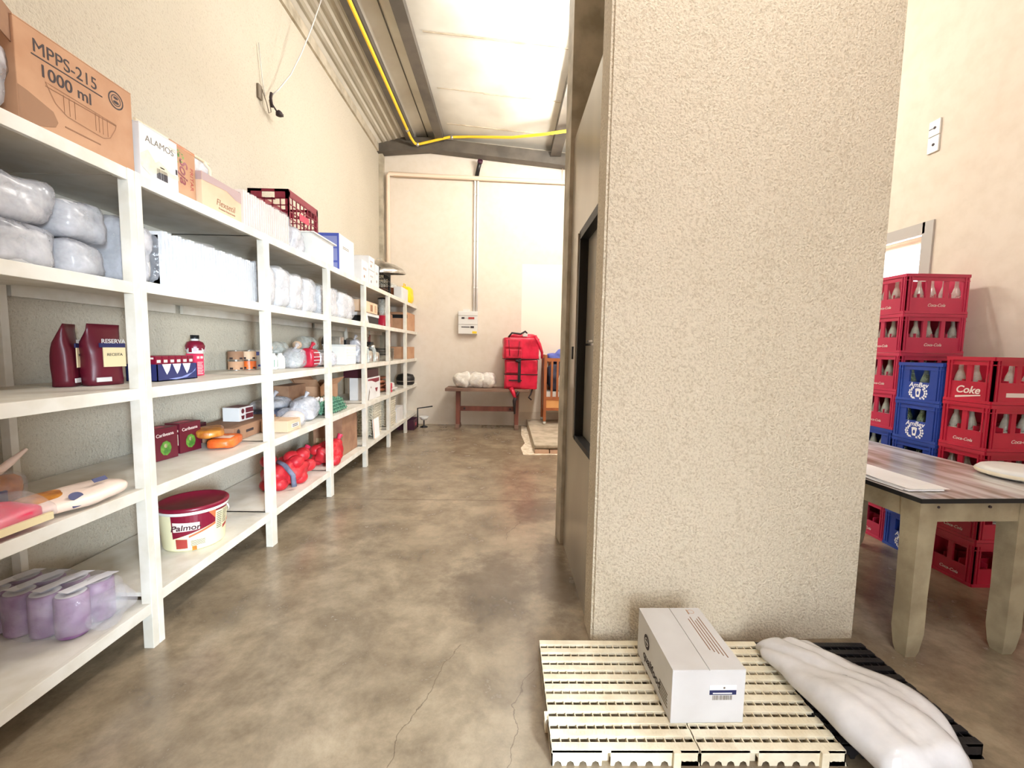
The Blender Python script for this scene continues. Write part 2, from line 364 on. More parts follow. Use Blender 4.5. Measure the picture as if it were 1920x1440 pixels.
def carton(name, label, cat, loc, d, m, rz=0.0, group=None, tape=None, flaps='closed', bev=0.003, seam='y'):
    """origin: base centre; parts body, top_flap (two), tape"""
    t = T(name, label, cat, loc, rz, group); dx, dy, dz = d; th = 0.004
    bm = bm_()
    if flaps == 'closed':
        bx(bm, -dx / 2, dx / 2, -dy / 2, dy / 2, 0, dz - th, 0, bev)
    else:
        for a in ((-dx / 2, -dx / 2 + th, -dy / 2, dy / 2), (dx / 2 - th, dx / 2, -dy / 2, dy / 2), (-dx / 2, dx / 2, -dy / 2, -dy / 2 + th), (-dx / 2, dx / 2, dy / 2 - th, dy / 2)):
            bx(bm, a[0], a[1], a[2], a[3], 0, dz)
        bx(bm, -dx / 2, dx / 2, -dy / 2, dy / 2, 0, th)
    mk('carton_body', bm, m, t)
    if flaps == 'closed':
        for s in (-1, 1):
            b2 = bm_()
            if seam == 'y': bx(b2, *(sorted((s * 0.0012, s * dx / 2))), -dy / 2, dy / 2, dz - th, dz, 0, 0.0008)
            else: bx(b2, -dx / 2, dx / 2, *(sorted((s * 0.0012, s * dy / 2))), dz - th, dz, 0, 0.0008)
            mk('top_flap', b2, m, t)
        if tape:
            b3 = bm_()
            if seam == 'y': bx(b3, -0.022, 0.022, -dy / 2 - 0.001, dy / 2 + 0.001, dz - 0.0005, dz + 0.0006)
            else: bx(b3, -dx / 2 - 0.001, dx / 2 + 0.001, -0.022, 0.022, dz - 0.0005, dz + 0.0006)
            mk('tape', b3, tape, t)
    else:
        fl = min(dx, dy) * 0.45
        for s, ax in ((-1, 'y'), (1, 'y'), (-1, 'x'), (1, 'x')):
            ang = random.uniform(0.2, 1.1)
            b2 = bm_(); L = dx if ax == 'y' else dy
            bx(b2, -L / 2, L / 2, 0, fl, 0, 0.003)
            f = mk('top_flap', b2, m, t)
            base = Matrix.Translation((0, s * dy / 2, dz)) @ Matrix.Rotation(0 if s > 0 else PI, 4, 'Z') if ax == 'y' else Matrix.Translation((s * dx / 2, 0, dz)) @ Matrix.Rotation(-s * PI / 2, 4, 'Z')
            f.matrix_local = base @ Matrix.Rotation(ang if flaps == 'up' else -ang, 4, 'X')
    return t

# ================================================================ SETTING
WL, WR, YB, YF, YN = -2.22, 3.42, 7.68, -0.5, -2.9
def struct(name, bm, m, parent=None):
    o = mk(name, bm, m, parent)
    if not parent: st(o)
    return o
b = bm_(); bx(b, WL - .1, WR + .1, YN, YB + .1, -.08, 0); struct('floor', b, 'floor')
b = bm_(); bx(b, WL - .1, WL, YF - .1, YB + .1, 0, 4.78); struct('wall_left', b, 'wall')
b = bm_(); bx(b, WL - .1, WR + .1, YB, YB + .1, 0, 5.1); struct('wall_back', b, 'wall_back')
b = bm_()  # side wall with a window opening Y 3.46..4.6, z 1.55..2.45
wy0, wy1, wz0, wz1 = 3.50, 4.60, 1.55, 2.42
bx(b, WR, WR + .12, YF - .1, wy0, 0, 4.9); bx(b, WR, WR + .12, wy1, YB + .1, 0, 4.9)
bx(b, WR, WR + .12, wy0, wy1, 0, wz0); bx(b, WR, WR + .12, wy0, wy1, wz1, 4.9)
struct('wall_right', b, 'wall_right')
b = bm_()  # unseen wall behind the camera, its doorway shaped to trim the daylight beam
bx(b, WL - .1, 0.36, YF - .1, YF, 0, 5); bx(b, 1.22, WR + .1, YF - .1, YF, 0, 5); bx(b, .36, 1.22, YF - .1, YF, 1.94, 5)
struct('wall_front_mask', b, 'kraft_dark')  # dark brown so this unseen wall bounces less light into the room
# roof: two slopes meeting at a ridge, boards with seams every metre
RX = -1.40
def roof_z(x): return 5.02 - (RX - x) * 0.27 if x < RX else 5.02 - (x - RX) * 0.085
b = bm_()
prism(b, [(RX, roof_z(RX)), (WR + .1, roof_z(WR + .1)), (WR + .1, roof_z(WR) + .1), (RX, roof_z(RX) + .1), (WL - .1, roof_z(WL - .1) + .1), (WL - .1, roof_z(WL - .1))], YF - .1, YB + .1, 'y')
ceil = struct('ceiling', b, 'ceiling')
for k, y in enumerate((2.0, 3.05, 4.1, 5.15, 6.2, 7.12)):
    b = bm_(); rnd = random.Random(k)
    x = -1.0
    while x < 3.3:
        w = rnd.uniform(.25, .6); z = roof_z(x) - .004; z1 = roof_z(x + w) - .004; h = rnd.uniform(.004, .012); dy = rnd.uniform(-.006, .006)
        prism(b, [(x, z - h), (x + w, z1 - h), (x + w, z1 + .01), (x, z + .01)], y + dy, y + dy + .012, 'y'); x += w
    mk('board_seam', b, 'slab', ceil)
b = bm_()  # ribbed lining left of the first beam
for k in range(5):
    x = -1.78 - k * .09; prism(b, [(x, roof_z(x) - .002), (x + .03, roof_z(x + .03) - .010), (x + .06, roof_z(x + .06) - .002)], YF, YB, 'y')
mk('ribbed_lining', b, 'lining', ceil)
b = bm_(); bx(b, RX - .006, RX + .006, YF, YB, roof_z(RX) - .012, roof_z(RX) + .01); mk('ridge_seam', b, 'steelbeam', ceil)
def seg_beam(name, x0, x1, z0, z1, y0, y1):
    b = bm_(); bx(b, x0, x1, y0, y1, z0, z1)
    bx(b, x0 - .012, x0, y0, y1, z0, z0 + .02); bx(b, x1, x1 + .012, y0, y1, z0, z0 + .02)
    return struct(name, b, 'steelbeam')
seg_beam('trim_1', -1.715, -1.60, 4.86, 4.97, YF, YB - .2)
seg_beam('trim_2', -1.215, -1.10, 4.86, 5.0, YF, YB - .2)
seg_beam('trim_3', 0.72, 0.87, 4.66, 4.84, YF, YB - .2)
b = bm_()
prism(b, [(WL, 4.67), (RX + .05, 4.74), (WR, 4.74 - .091 * (WR - RX)), (WR, 4.93 - .088 * (WR - RX)), (RX + .05, 4.925), (WL, 4.90)], YB - .2, YB - .02, 'y'); struct('trim_4', b, 'steelbeam')
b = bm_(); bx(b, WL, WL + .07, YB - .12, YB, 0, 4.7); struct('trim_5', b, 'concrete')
b = bm_(); bx(b, WL, WL + .03, YF, YB, 4.68, 4.80); struct('trim_6', b, 'concrete')

# stuccoed block in the middle: front slab, rear slab, side slab, all to the roof
def quadp(bm, pts, z0, z1):
    prism(bm, pts, z0, z1, 'z')
b = bm_(); quadp(b, [(.432, 1.918), (1.748, 1.962), (1.742, 3.10), (1.60, 3.10), (1.60, 2.12), (.428, 2.082)], 0, 4.95)
bmesh.ops.bevel(b, geom=[e for e in b.edges if abs(e.verts[0].co.z - e.verts[1].co.z) > 1], offset=.012, segments=3, affect='EDGES')
struct('wall_block', b, 'pillar')
b = bm_(); quadp(b, [(.415, 2.955), (1.60, 2.955), (1.60, 3.10), (.40, 3.10)], 0, 4.95); struct('wall_block_rear', b, 'concrete')
# steel service door between the slabs
dr = T('door_1', 'grey steel service door in the side of the stuccoed block', 'door', (0, 0, 0)); st(dr)
b = bm_(); bx(b, .440, .47, 2.078, 2.955, 0.0, .845); mk('lower_panel', b, 'panel', dr)
b = bm_(); bx(b, .440, .47, 2.078, 2.955, 2.105, 2.80); mk('upper_panel', b, 'panel', dr)
b = bm_(); bx(b, .440, .47, 2.60, 2.955, .845, 2.105); bx(b, .428, .44, 2.62, 2.66, .85, 2.10); mk('side_panel', b, 'panel', dr)
b = bm_()
for a in ((2.078, 2.60, .845, .875), (2.078, 2.60, 2.055, 2.105), (2.572, 2.60, .845, 2.105)): bx(b, .434, .50, a[0], a[1], a[2], a[3])
mk('gasket', b, 'black', dr)
b = bm_(); bx(b, .485, .495, 2.085, 2.575, .875, 2.06); mk('sliding_leaf', b, 'panel', dr)
b = bm_(); bx(b, .478, .486, 2.13, 2.55, 1.425, 1.437); bx(b, .470, .480, 2.30, 2.45, 1.445, 1.455); mk('handle', b, 'chrome', dr)
b = bm_(); bx(b, .47, 1.6, 2.08, 2.955, 2.70, 2.80); mk('door_head', b, 'concrete', dr)
b = bm_(); bx(b, .425, .434, 2.70, 2.735, 1.34, 1.42); mk('latch', b, 'black', dr)

# low slab with broken edge at the back right
b = bm_()
bx(b, .41, 1.9, 5.60, YB, .065, .115, 0, .006)
for k in range(9):
    x = .43 + k * .16; h = random.uniform(.0, .05); bx(b, x, x + .16, 5.575 + h, 5.62, .078, .108, 0, .004)
bx(b, .41, 1.9, 5.64, YB, 0, .065, 0)
pl = mk('concrete_plinth', b, 'slab'); tagm(pl, 'low pale concrete plinth with a broken front edge under the crib', 'plinth')
b = bm_(); x = .415
while x < 1.85:
    w = random.uniform(.17, .25); bx(b, x, x + w - .012, 5.585, 5.64, .002, .056, 0, .004); x += w
mk('brick_course', b, 'brick', pl)
b = bm_()
prism(b, [(.26, 5.52), (.33, 5.50), (.6, 5.53), (1.2, 5.52), (1.9, 5.54), (1.9, 5.6), (.41, 5.6), (.41, 7.5), (.31, 7.6), (.28, 6.8), (.31, 6.2), (.24, 5.9)], .0005, .003, 'z')
mk('lime_spill', b, 'lime', pl)

# patch of fresh paint on the back wall
b = bm_(); bx(b, .275, 1.4, YB - .004, YB, .25, 2.90); struct('trim_7', b, 'freshpaint')

# window in the side wall
wn = T('window_1', 'bright side window above the drink crates with a grey frame', 'window'); st(wn)
b = bm_()
bx(b, WR - .015, WR + .10, wy0 - .07, wy0 + .02, wz0 - .06, wz1 + .07); bx(b, WR - .015, WR + .10, wy1 - .02, wy1 + .07, wz0 - .06, wz1 + .07)
bx(b, WR - .015, WR + .10, wy0, wy1, wz1 - .02, wz1 + .07); bx(b, WR - .015, WR + .10, wy0, wy1, wz0 - .06, wz0 + .02)
mk('window_frame', b, 'grime', wn)
b = bm_(); bx(b, WR + .06, WR + .066, wy0, wy1, wz0, wz1); mk('pane', b, 'film_light', wn)
b = bm_(); tube(b, [(WR + .03, wy0 + .03, wz1 - .06), (WR + .03, wy1 - .03, wz1 - .06)], .03, 10); mk('roller_blind', b, 'roller', wn)

# ================================================================ LAMPS (above the picture)
for i, (p, pw) in enumerate(LAMPS):
    t = T('ceiling_lamp', ['white tube lamp hanging above the pallets', 'white tube lamp hanging over the middle of the aisle', 'white tube lamp hanging behind the stuccoed block'][i], 'lamp', p)
    b = bm_(); bx(b, -.05, .05, -.6, .6, .03, .07, 0, .006); mk('lamp_housing', b, 'white', t)
    b = bm_(); tube(b, [(0, -.58, .012), (0, .58, .012)], .013, 10); mk('tube', b, 'bulb', t)
    b = bm_(); tube(b, [(0, -.4, .07), (0, -.4, roof_z(p[0]) - p[2])], .003, 6); tube(b, [(0, .4, .07), (0, .4, roof_z(p[0]) - p[2])], .003, 6); mk('hanger', b, 'steel', t)
    if i == 1: t.rotation_euler.z = PI / 2
    for s in (-.35, .35):
        l = bpy.data.lights.new('lamp_light', 'POINT'); l.energy = pw / 2; l.shadow_soft_size = .09; l.color = (.95, .98, 1.0) if i == 0 else (1.0, .975, .94)
        o = bpy.data.objects.new('lamp_light', l); COL.objects.link(o); o.parent = t; o.location = (0, s, -.10)

# ================================================================ SHELVING
XF, XB = -1.59, -2.20
def shelving(name, label, posts, levels, rear):
    t = T(name, label, 'shelving', (0, posts[0][0], 0)); y0 = posts[0][0]
    for (a, c) in posts:
        b = bm_(); bx(b, XF - .045, XF, a - y0, c - y0, 0, levels[-1] + .0, 0, .002); mk('post', b, 'shelf', t)
    for (a, c) in rear:
        b = bm_(); bx(b, XB, XB + .04, a - y0, c - y0, 0, levels[-1] - .02, 0, .002); mk('rear_post', b, 'shelf', t)
    for z in levels:
        for i in range(len(posts) - 1):
            a, c = posts[i][1] - y0, posts[i + 1][0] - y0
            b = bm_(); bx(b, XB, XF - .046, posts[i][0] - y0 + .001, posts[i + 1][1] - y0 - .001 if i == len(posts) - 2 else c + .02, z - .02, z - .001); bx(b, XF - .046, XF - .022, a, c, z - .02, z - .001)
            bx(b, XF - .024, XF - .004, a, c, z - .05, z, 0, .002)
            bx(b, XB + .001, XB + .02, a, c, z - .075, z - .02)
            mk('shelf_board', b, 'shelf', t)
    return t
shelving('shelving_unit', 'white wooden shelving unit cut off by the left picture edge', [(.90, .93), (1.862, 1.893)], [.215, .752, 1.198, 1.655, 2.125], [(.90, .93), (1.862, 1.893)])
P = [1.897 + .9914 * k for k in range(7)]
posts = [(P[0], P[0] + .03)] + [(P[k] - .03, P[k] + .035) for k in range(1, 7)]
sh = shelving('shelving_unit', 'long white wooden shelving unit of six bays along the left wall', posts, [.247, .742, 1.198, 1.668, 2.125], [(P[k] - .02, P[k] + .02) for k in (2, 4, 6)])
b = bm_(); tube(b, [(XF - .3, P[6] - P[0] + .045, 1.9), (XF - .57, P[6] - P[0] + .045, .3)], .012, 6); mk('end_brace', b, 'shelf', sh)

# ================================================================ CARDBOARD AND PACKS, near unit (right end Y 1.86)
ZA = dict(A5=2.125, A4=1.655, A3=1.198, A2=.752, A1=.215, B5=2.125, B4=1.668, B3=1.198, B2=.742, B1=.247)
d = (.36, .44, .335); t = carton('cardboard_carton', 'big brown carton printed 1000 ml with a torn lower corner on the top shelf', 'carton', (-1.805, 1.72, 2.126), d, 'kraft')
f = fmat('+x', corner('+x', d))
txt(t, 'MPPS-215', .062, f, .17, .275, 'ink', 0, sx=.92); txt(t, '1000 ml', .058, f, .165, .205, 'ink', .0006)
b = bm_(); rect(b, f, .05, .305, .243, .247); ring(b, f, .365, .265, .034, .005); ring(b, f, .365, .265, .022, .003); disc(b, f, .365, .274, .011, 0, .005); disc(b, f, .365, .257, .013, 0, .006); mk('stamp', b, 'ink', t)
b = bm_()   # drawn tray outline
P2 = [(.09, .175), (.36, .165), (.355, .145), (.33, .10), (.30, .085), (.16, .095), (.12, .12)]
for a, c in zip(P2, P2[1:] + P2[:1]):
    v = Vector((c[0] - a[0], c[1] - a[1])); n = Vector((-v.y, v.x)).normalized() * .0012
    poly(b, f, [(a[0] - n.x, a[1] - n.y), (c[0] - n.x, c[1] - n.y), (c[0] + n.x, c[1] + n.y), (a[0] + n.x, a[1] + n.y)])
for u in (.15, .17, .19, .27, .285, .30, .32): rect(b, f, u, u + .0012, .10, .165)
rect(b, f, .09, .36, .160, .163); lines(b, f, .15, .29, .052, .064, 1); mk('tray_drawing', b, 'ink_soft', t)
b = bm_(); poly(b, f, [(.0, .0), (.0, .118), (.03, .112), (.11, .085), (.125, .055), (.115, .035), (.06, .012)], 0, .0016); mk('torn_corner', b, 'kraft_dark', t)
b = bm_(); bx(b, -.004, .0, -.05, .04, -.09, .012, 0, mt=Matrix.Translation((.18, -.235, .335)) @ Matrix.Rotation(.5, 4, 'Z')); mk('torn_flap', b, 'kraft_dark', t)

t = T('foam_pack', 'white foam pack in a glossy bag beside the torn carton on the top shelf', 'foam pack', (-1.78, 1.385, 2.126))
b = bm_(); blob(b, (0, 0, .12), (.3, .2, .235), 6, .02, 8, 3); mk('foam_trays', b, 'foam', t)
b = bm_(); blob(b, (0, 0, .124), (.318, .212, .247), 5, .03, 9, 4, fold=.01); mk('plastic_wrap', b, 'film_thick', t)
carton('cardboard_carton', 'dark brown carton at the back of the top shelf by the picture edge', 'carton', (-2.06, 1.30, 2.126), (.2, .22, .36), 'kraft_dark')

gp = 'wrapped foam packs on the upper shelves'
def wrapped(label, loc, d, seed, wrap='film_thick'):
    t = T('foam_pack', label, 'foam pack', loc, 0, gp)
    b = bm_(); blob(b, (0, 0, d[2] / 2), (d[0] - .03, d[1] - .03, d[2] - .012), 7, .02, 7, seed); mk('foam_trays', b, 'foam', t)
    b = bm_(); blob(b, (0, 0, d[2] / 2), d, 6, .028, 8, seed + 3, 36, 24, fine=.008); mk('plastic_wrap', b, wrap, t)
    return t
wrapped('lower wrapped white pack nearest the left picture edge', (-1.87, 1.535, ZA['A4'] + .001), (.38, .27, .155), 1)
wrapped('upper wrapped white pack nearest the left picture edge', (-1.87, 1.53, ZA['A4'] + .158), (.38, .275, .165), 2)
wrapped('lower wrapped white pack beside the near double post', (-1.87, 1.772, ZA['A4'] + .001), (.38, .18, .145), 5)
wrapped('upper wrapped white pack beside the near double post', (-1.87, 1.77, ZA['A4'] + .148), (.38, .182, .155), 6)
wrapped('farther white pack behind the left edge of the frame', (-1.87, 1.26, ZA['A4'] + .001), (.36, .25, .28), 9)

def paper_bag(label, loc, w, dpt, h, rz, seed, text):
    t = T('flour_bag', label, 'flour bag', loc, rz)
    b = bm_(); n = 10; secs = []
    for i in range(n + 1):
        v = i / n; z = h * v; ww = w * (1 - .05 * v + .05 * math.sin(v * 3)); dd = dpt * (1 if v < .55 else max(.08, 1 - (v - .55) / .45 * .95)); ox = .02 * max(0, v - .7) / .3
        row = []
        for k in range(16):
            a = 2 * PI * k / 16; ca, sa = math.cos(a), math.sin(a); s = (abs(ca) ** 4 + abs(sa) ** 4) ** -.25
            q = Vector((dd / 2 * ca * s + ox, ww / 2 * sa * s, z)); q += Vector((ca, sa, 0)) * noise.noise(q * 14 + Vector((seed, 0, 0))) * .008
            row.append(b.verts.new(q))
        secs.append(row)
    for r1, r2 in zip(secs, secs[1:]):
        for k in range(16): b.faces.new((r1[k], r1[(k + 1) % 16], r2[(k + 1) % 16], r2[k])).smooth = True
    b.faces.new(secs[0][::-1]); b.faces.new(secs[-1])
    mk('bag_body', b, 'maroon', t)
    f = fmat('+x', (dpt / 2 + .005, -w / 2, 0))
    b = bm_(); rect(b, f, w * .3, w * .95, h * .30, h * .62, t=.004); mk('cream_label', b, 'cream', t)
    b = bm_(); rect(b, f, w * .08, w * .5, h * .06, h * .13, t=.004); mk('date_label', b, 'carton_white', t)
    b = bm_(); rect(b, f, w * .2, w * .95, h * .62, h * .69, t=.0045); mk('blue_band', b, 'navy', t)
    txt(t, text, w * .18, f @ Matrix.Translation((0, 0, .0045)), w * .6, h * .72, 'carton_white', .0004); txt(t, 'RECEITA', w * .12, f @ Matrix.Translation((0, 0, .0045)), w * .62, h * .5, 'ink')
    return t
paper_bag('narrow maroon flour bag standing alone, its slim side to the view', (-1.955, 1.915, ZA['A3'] + .001), .115, .08, .275, .45, 2, 'RESERVA')
paper_bag('wide maroon flour bag half hidden by the near double post', (-1.885, 2.01, ZA['A3'] + .001), .15, .085, .28, -.15, 5, 'RESERVA')
t = T('drinking_cup', 'dark navy cup standing behind the wide flour bag', 'cup', (-2.08, 2.12, ZA['A3'] + .001))
b = bm_(); lathe(b, [(0, 0), (.03, 0), (.038, .085), (.035, .085), (.027, .004), (0, .004)], seg=20); mk('cup_body', b, 'navy', t)
b = bm_(); ring(b, Matrix.Translation((0, 0, .085)), 0, 0, .04, .004); mk('cup_rim', b, 'blackplastic', t)

# packets on the shelf above the paper rolls
t = T('meat_pack', 'dark pink pack under glossy film lying by the picture edge', 'food pack', (-1.70, 1.36, ZA['A2'] + .001))
b = bm_(); blob(b, (0, 0, .045), (.20, .30, .09), 3, .02, 9, 2); mk('contents', b, 'pinkred', t)
b = bm_(); blob(b, (0, .01, .05), (.22, .35, .10), 3, .03, 10, 6, fold=.012); mk('plastic_wrap', b, 'film_light', t)
f = fmat('+x', (.10, -.12, .0)); b = bm_(); rect(b, f, .05, .24, .02, .045, t=.012); mk('cream_label', b, 'cream', t)
t = T('rice_bag', 'pale peach and orange packet lying flat against the near post', 'rice bag', (-1.69, 1.655, ZA['A2'] + .001), -.04)
b = bm_(); blob(b, (0, 0, .034), (.20, .36, .068), 2.6, .012, 9, 8, 32, 18); mk('packet', b, 'ricepack', t)
b = bm_(); blob(b, (-.03, -.07, .042), (.145, .2, .062), 2.6, .008, 9, 9, 32, 18); mk('orange_half', b, 'amber', t)
f = Matrix.Translation((.068, 0, .056)) @ Matrix.Rotation(.85, 4, 'Y') @ Matrix.Rotation(PI / 2, 4, 'Z')
b = bm_(); disc(b, f, -.06, 0, .026, 0, .018, t=.006); rect(b, f, .035, .09, .032, .05, t=.002); rect(b, f, -.09, -.05, -.040, -.028, t=-.003); mk('blue_print', b, 'navy', t)
t = T('pasta_bag', 'clear bag of yellow pasta with a twisted open mouth', 'pasta bag', (-1.93, 1.56, ZA['A2'] + .001))
b = bm_(); blob(b, (0, 0, .07), (.15, .17, .14), 3, .02, 12, 5, fold=.01); mk('pasta', b, 'amber', t)
b = bm_(); blob(b, (0, 0, .078), (.19, .2, .16), 3, .02, 12, 15); mk('plastic_bag', b, 'film_light', t)
b = bm_()
for s in (-1, 1): tube(b, [(0, 0, .14), (.02, s * .04, .15), (.02, s * .08, .175), (.03, s * .13, .215)], .015, 8, rs=[.02, .016, .014, .006])
mk('twisted_mouth', b, 'ricepack', t)
b = bm_(); bx(b, .072, .085, -.085, -.045, .03, .09, 0, .003); bx(b, .078, .09, -.03, .005, .03, .09, 0, .003); mk('blue_print', b, 'navy', t)

# mauve toilet rolls in film, bottom shelf
t = T('tissue_pack', 'pack of mauve tissue rolls in clear film on the bottom shelf', 'tissue pack', (-1.885, 1.715, ZA['A1'] + .001), -.05)
for i in range(2):
    for j in range(4):
        b = bm_(); lathe(b, [(.018, .17), (.046, .17), (.052, .163), (.053, .09), (.052, .008), (.046, 0), (.018, 0)], -.165 + j * .108, -.053 + i * .105, .004, 20)
        mk('roll_body', b, 'lavender', t)
        b = bm_(); lathe(b, [(.046, .172), (.018, .173), (.017, .12)], -.165 + j * .108, -.053 + i * .105, .004, 20); mk('roll_end', b, 'tissue', t)
b = bm_(); blob(b, (0, 0, .096), (.47, .25, .19), 5, .02, 9, 2, 36, 20, fold=.012); mk('plastic_wrap', b, 'film_light', t)
b = bm_(); blob(b, (.235, .03, .075), (.12, .16, .14), 2.2, .03, 16, 7, 28, 16, fold=.03); mk('wrap_tail', b, 'film_light', t)
f = Matrix.Translation((0, 0, .19)) ; b = bm_()
for j in range(4): poly(b, f, [(-.20 + j * .11, -.08), (-.15 + j * .11, -.085), (-.11 + j * .11, .09), (-.16 + j * .11, .085)])
mk('white_print', b, 'tissue', t)

# ================================================================ LONG UNIT, top shelf
d = (.27, .215, .232); t = carton('wine_carton', 'cream carton with a mountain print and bar code on the top shelf', 'carton', (-1.745, 2.062, 2.126), d, 'carton_white')
f = fmat('+x', corner('+x', d)); txt(t, 'ALAMOS', .04, f, .11, .175, 'ink_grey', -.0003, sx=1.05)
b = bm_(); poly(b, f, [(0, .05), (.0, .10), (.04, .13), (.08, .09), (.1, .105), (.17, .075), (.215, .08), (.215, .06), (.1, .055), (.05, .02)]); rect(b, f, .165, .205, .185, .189); rect(b, f, .165, .205, .195, .2); mk('mountain_print', b, 'cream_tray', t)
b = bm_(); barcode(b, f, .085, .15, .025, .07); rect(b, f, .2, .209, .085, .108); rect(b, f, .105, .13, .077, .082); mk('bar_code', b, 'ink', t)
d = (.36, .165, .262); t = carton('oil_carton', 'tall orange-brown carton with red script on its narrow side', 'carton', (-1.83, 2.262, 2.126), d, 'kraft')
f = fmat('+x', corner('+x', d)); txt(t, 'Soja', .075, f, .08, .14, 'winered', .0008, .3, rot=-PI / 2); txt(t, 'FRITAR', .03, f, .135, .12, 'sausage', 0, rot=-PI / 2, sx=1.2)
b = bm_()
for k in range(26):
    a = random.uniform(0, .085), random.uniform(.17, .24); disc(b, f, a[0], a[1], .008, 0, .003, seg=6)
mk('leaf_print', b, 'green', t)
b = bm_(); disc(b, f, .022, .085, .017, 0, .02); disc(b, f, .02, .045, .02, 0, .017); disc(b, f, .006, .065, .006, 0, .03); mk('fruit_print', b, 'winered', t)
b = bm_(); disc(b, f, .045, .012, .024, 0, .011); rect(b, f, 0, .165, .25, .256); mk('orange_print', b, 'orange', t)
d = (.33, .335, .185); t = carton('flexible_carton', 'light brown carton with a mauve wave band on the top shelf', 'carton', (-1.79, 2.522, 2.126), d, 'kraft_light')
f = fmat('+x', corner('+x', d)); txt(t, 'Flexsetil', .05, f, .19, .062, 'ink_soft', 0, .2); txt(t, 'Premium Descartaveis', .016, f, .2, .032, 'ink_soft')
b = bm_(); poly(b, f, [(0, .14), (0, .184), (.335, .184), (.335, .12), (.28, .125), (.2, .15), (.1, .145)]); poly(b, fmat('-y', corner('-y', d)), [(.0, .14), (.0, .184), (.33, .184), (.33, .14)]); mk('wave_band', b, 'mauve_band', t)
t = T('tray_rack', 'empty white wire rack frame standing behind the wave-band carton', 'rack', (-1.95, 2.62, 2.126))
b = bm_(); 
for s in (-.30, .28): tube(b, [(0, s, 0), (0, s, .40), (0, s * .8, .43)], .011, 8)
for z in (.02, .2, .43): tube(b, [(0, -.28, z), (0, .27, z)], .009, 8)
mk('rack_frame', b, 'pallet', t)
b = bm_(); bx(b, -.006, 0, -.29, .27, .02, .42); mk('rack_sheet', b, 'film_thick', t)

def foam_stack(label, loc, n, pitch, w, h, group=None, wrap=True, rz=0, matn='foam', wseed=1, tail=0.0):
    """n trays standing on edge along y, each w deep (x) and h tall"""
    t = T('foam_tray_stack', label, 'foam trays', loc, rz, group); b = bm_(); L = n * pitch
    for k in range(n):
        y = -L / 2 + k * pitch; g = .004 * math.sin(k * 1.7)
        bx(b, -w / 2 + .02, w / 2 - .022, y, y + pitch, .012, h - .018)
        bx(b, -w / 2, w / 2, y, y + pitch * .45, .004, h + g, 0, .002)
    mk('foam_trays', b, matn, t)
    if wrap:
        b = bm_(); blob(b, (0, .02, h / 2 + .004), (w + .03, L + .05 + tail, h + .03), 7, .02, 7, wseed, 40, 24, fine=.006); mk('plastic_wrap', b, 'film_light', t)
    return t
foam_stack('ribbed white foam tray stack on the top shelf over the second post', (-1.81, 3.06, 2.126), 22, .026, .30, .24, 'foam trays on edge', True, 0, 'foam_pink', 2)
wrapped('small bagged white pack between the ribbed trays and the white bin', (-1.77, 3.47, 2.126), (.26, .2, .19), 21)
t = T('storage_bin', 'low white plastic bin with a flared rim on the top shelf', 'bin', (-1.71, 3.80, 2.126))
b = bm_()
for s in (0,):
    prism(b, [(-.20, .0), (.20, .0), (.215, .19), (.235, .19), (.235, .2), (.205, .2), (.19, .01), (-.19, .01), (-.205, .2), (-.235, .2), (-.235, .19), (-.215, .19)], -.11, .11, 'x')
bx(b, -.115, -.105, -.2, .2, 0, .19); bx(b, .105, .115, -.2, .2, 0, .19); bx(b, -.11, .11, -.19, .19, 0, .01); bx(b, .105, .135, -.235, .235, .19, .2)
mk('bin_body', b, 'white', t)

def slat_crate(name, label, cat, loc, d, m, rz=0, nx=5, ny=8, nz=4, group=None, dip=.0):
    t = T(name, label, cat, loc, rz, group); dx, dy, dz = d; b = bm_(); w = .008
    for s in (-1, 1):
        for k in range(ny + 1):
            y = -dy / 2 + (dy - w) * k / ny; bx(b, s * dx / 2 - (w if s > 0 else 0), s * dx / 2 + (0 if s > 0 else w), y, y + w, 0, dz - .05)
        for k in range(nz + 1):
            z = (dz - .06) * k / nz; bx(b, s * dx / 2 - (w if s > 0 else 0), s * dx / 2 + (0 if s > 0 else w), -dy / 2, dy / 2, z, z + w)
        for k in range(nx + 1):
            x = -dx / 2 + (dx - w) * k / nx; bx(b, x, x + w, s * dy / 2 - (w if s > 0 else 0), s * dy / 2 + (0 if s > 0 else w), 0, dz - .07)
        for k in range(nz + 1):
            z = (dz - .08) * k / nz; bx(b, -dx / 2, dx / 2, s * dy / 2 - (w if s > 0 else 0), s * dy / 2 + (0 if s > 0 else w), z, z + w)
    for k in range(12): bx(b, -dx / 2, dx / 2, -dy / 2 + (dy - .012) * k / 11, -dy / 2 + (dy - .012) * k / 11 + .018, 0, .006)
    for sx_ in (-1, 1):
        for sy_ in (-1, 1): bx(b, sx_ * dx / 2 - (.03 if sx_ > 0 else 0), sx_ * dx / 2 + (0 if sx_ > 0 else .03), sy_ * dy / 2 - (.03 if sy_ > 0 else 0), sy_ * dy / 2 + (0 if sy_ > 0 else .03), 0, dz - .01, 0, .003)
    mk('crate_lattice', b, m, t)
    b = bm_(); h0 = dz - .075
    for s in (-1, 1):
        bx(b, -dx / 2, dx / 2, s * dy / 2 - (.01 if s > 0 else 0), s * dy / 2 + (0 if s > 0 else .01), dz - .022, dz)
        for q in (-1, 1): bx(b, *(sorted((q * .055, q * dx / 2))), s * dy / 2 - (.01 if s > 0 else 0), s * dy / 2 + (0 if s > 0 else .01), h0, dz)
        bx(b, s * dx / 2 - (.012 if s > 0 else 0), s * dx / 2 + (0 if s > 0 else .012), -dy / 2, dy / 2, dz - .05, dz - dip)
        bx(b, -.055, .055, s * dy / 2 - (.01 if s > 0 else 0), s * dy / 2 + (0 if s > 0 else .01), h0 - .012, h0)
    mk('crate_rim', b, m, t)
    return t
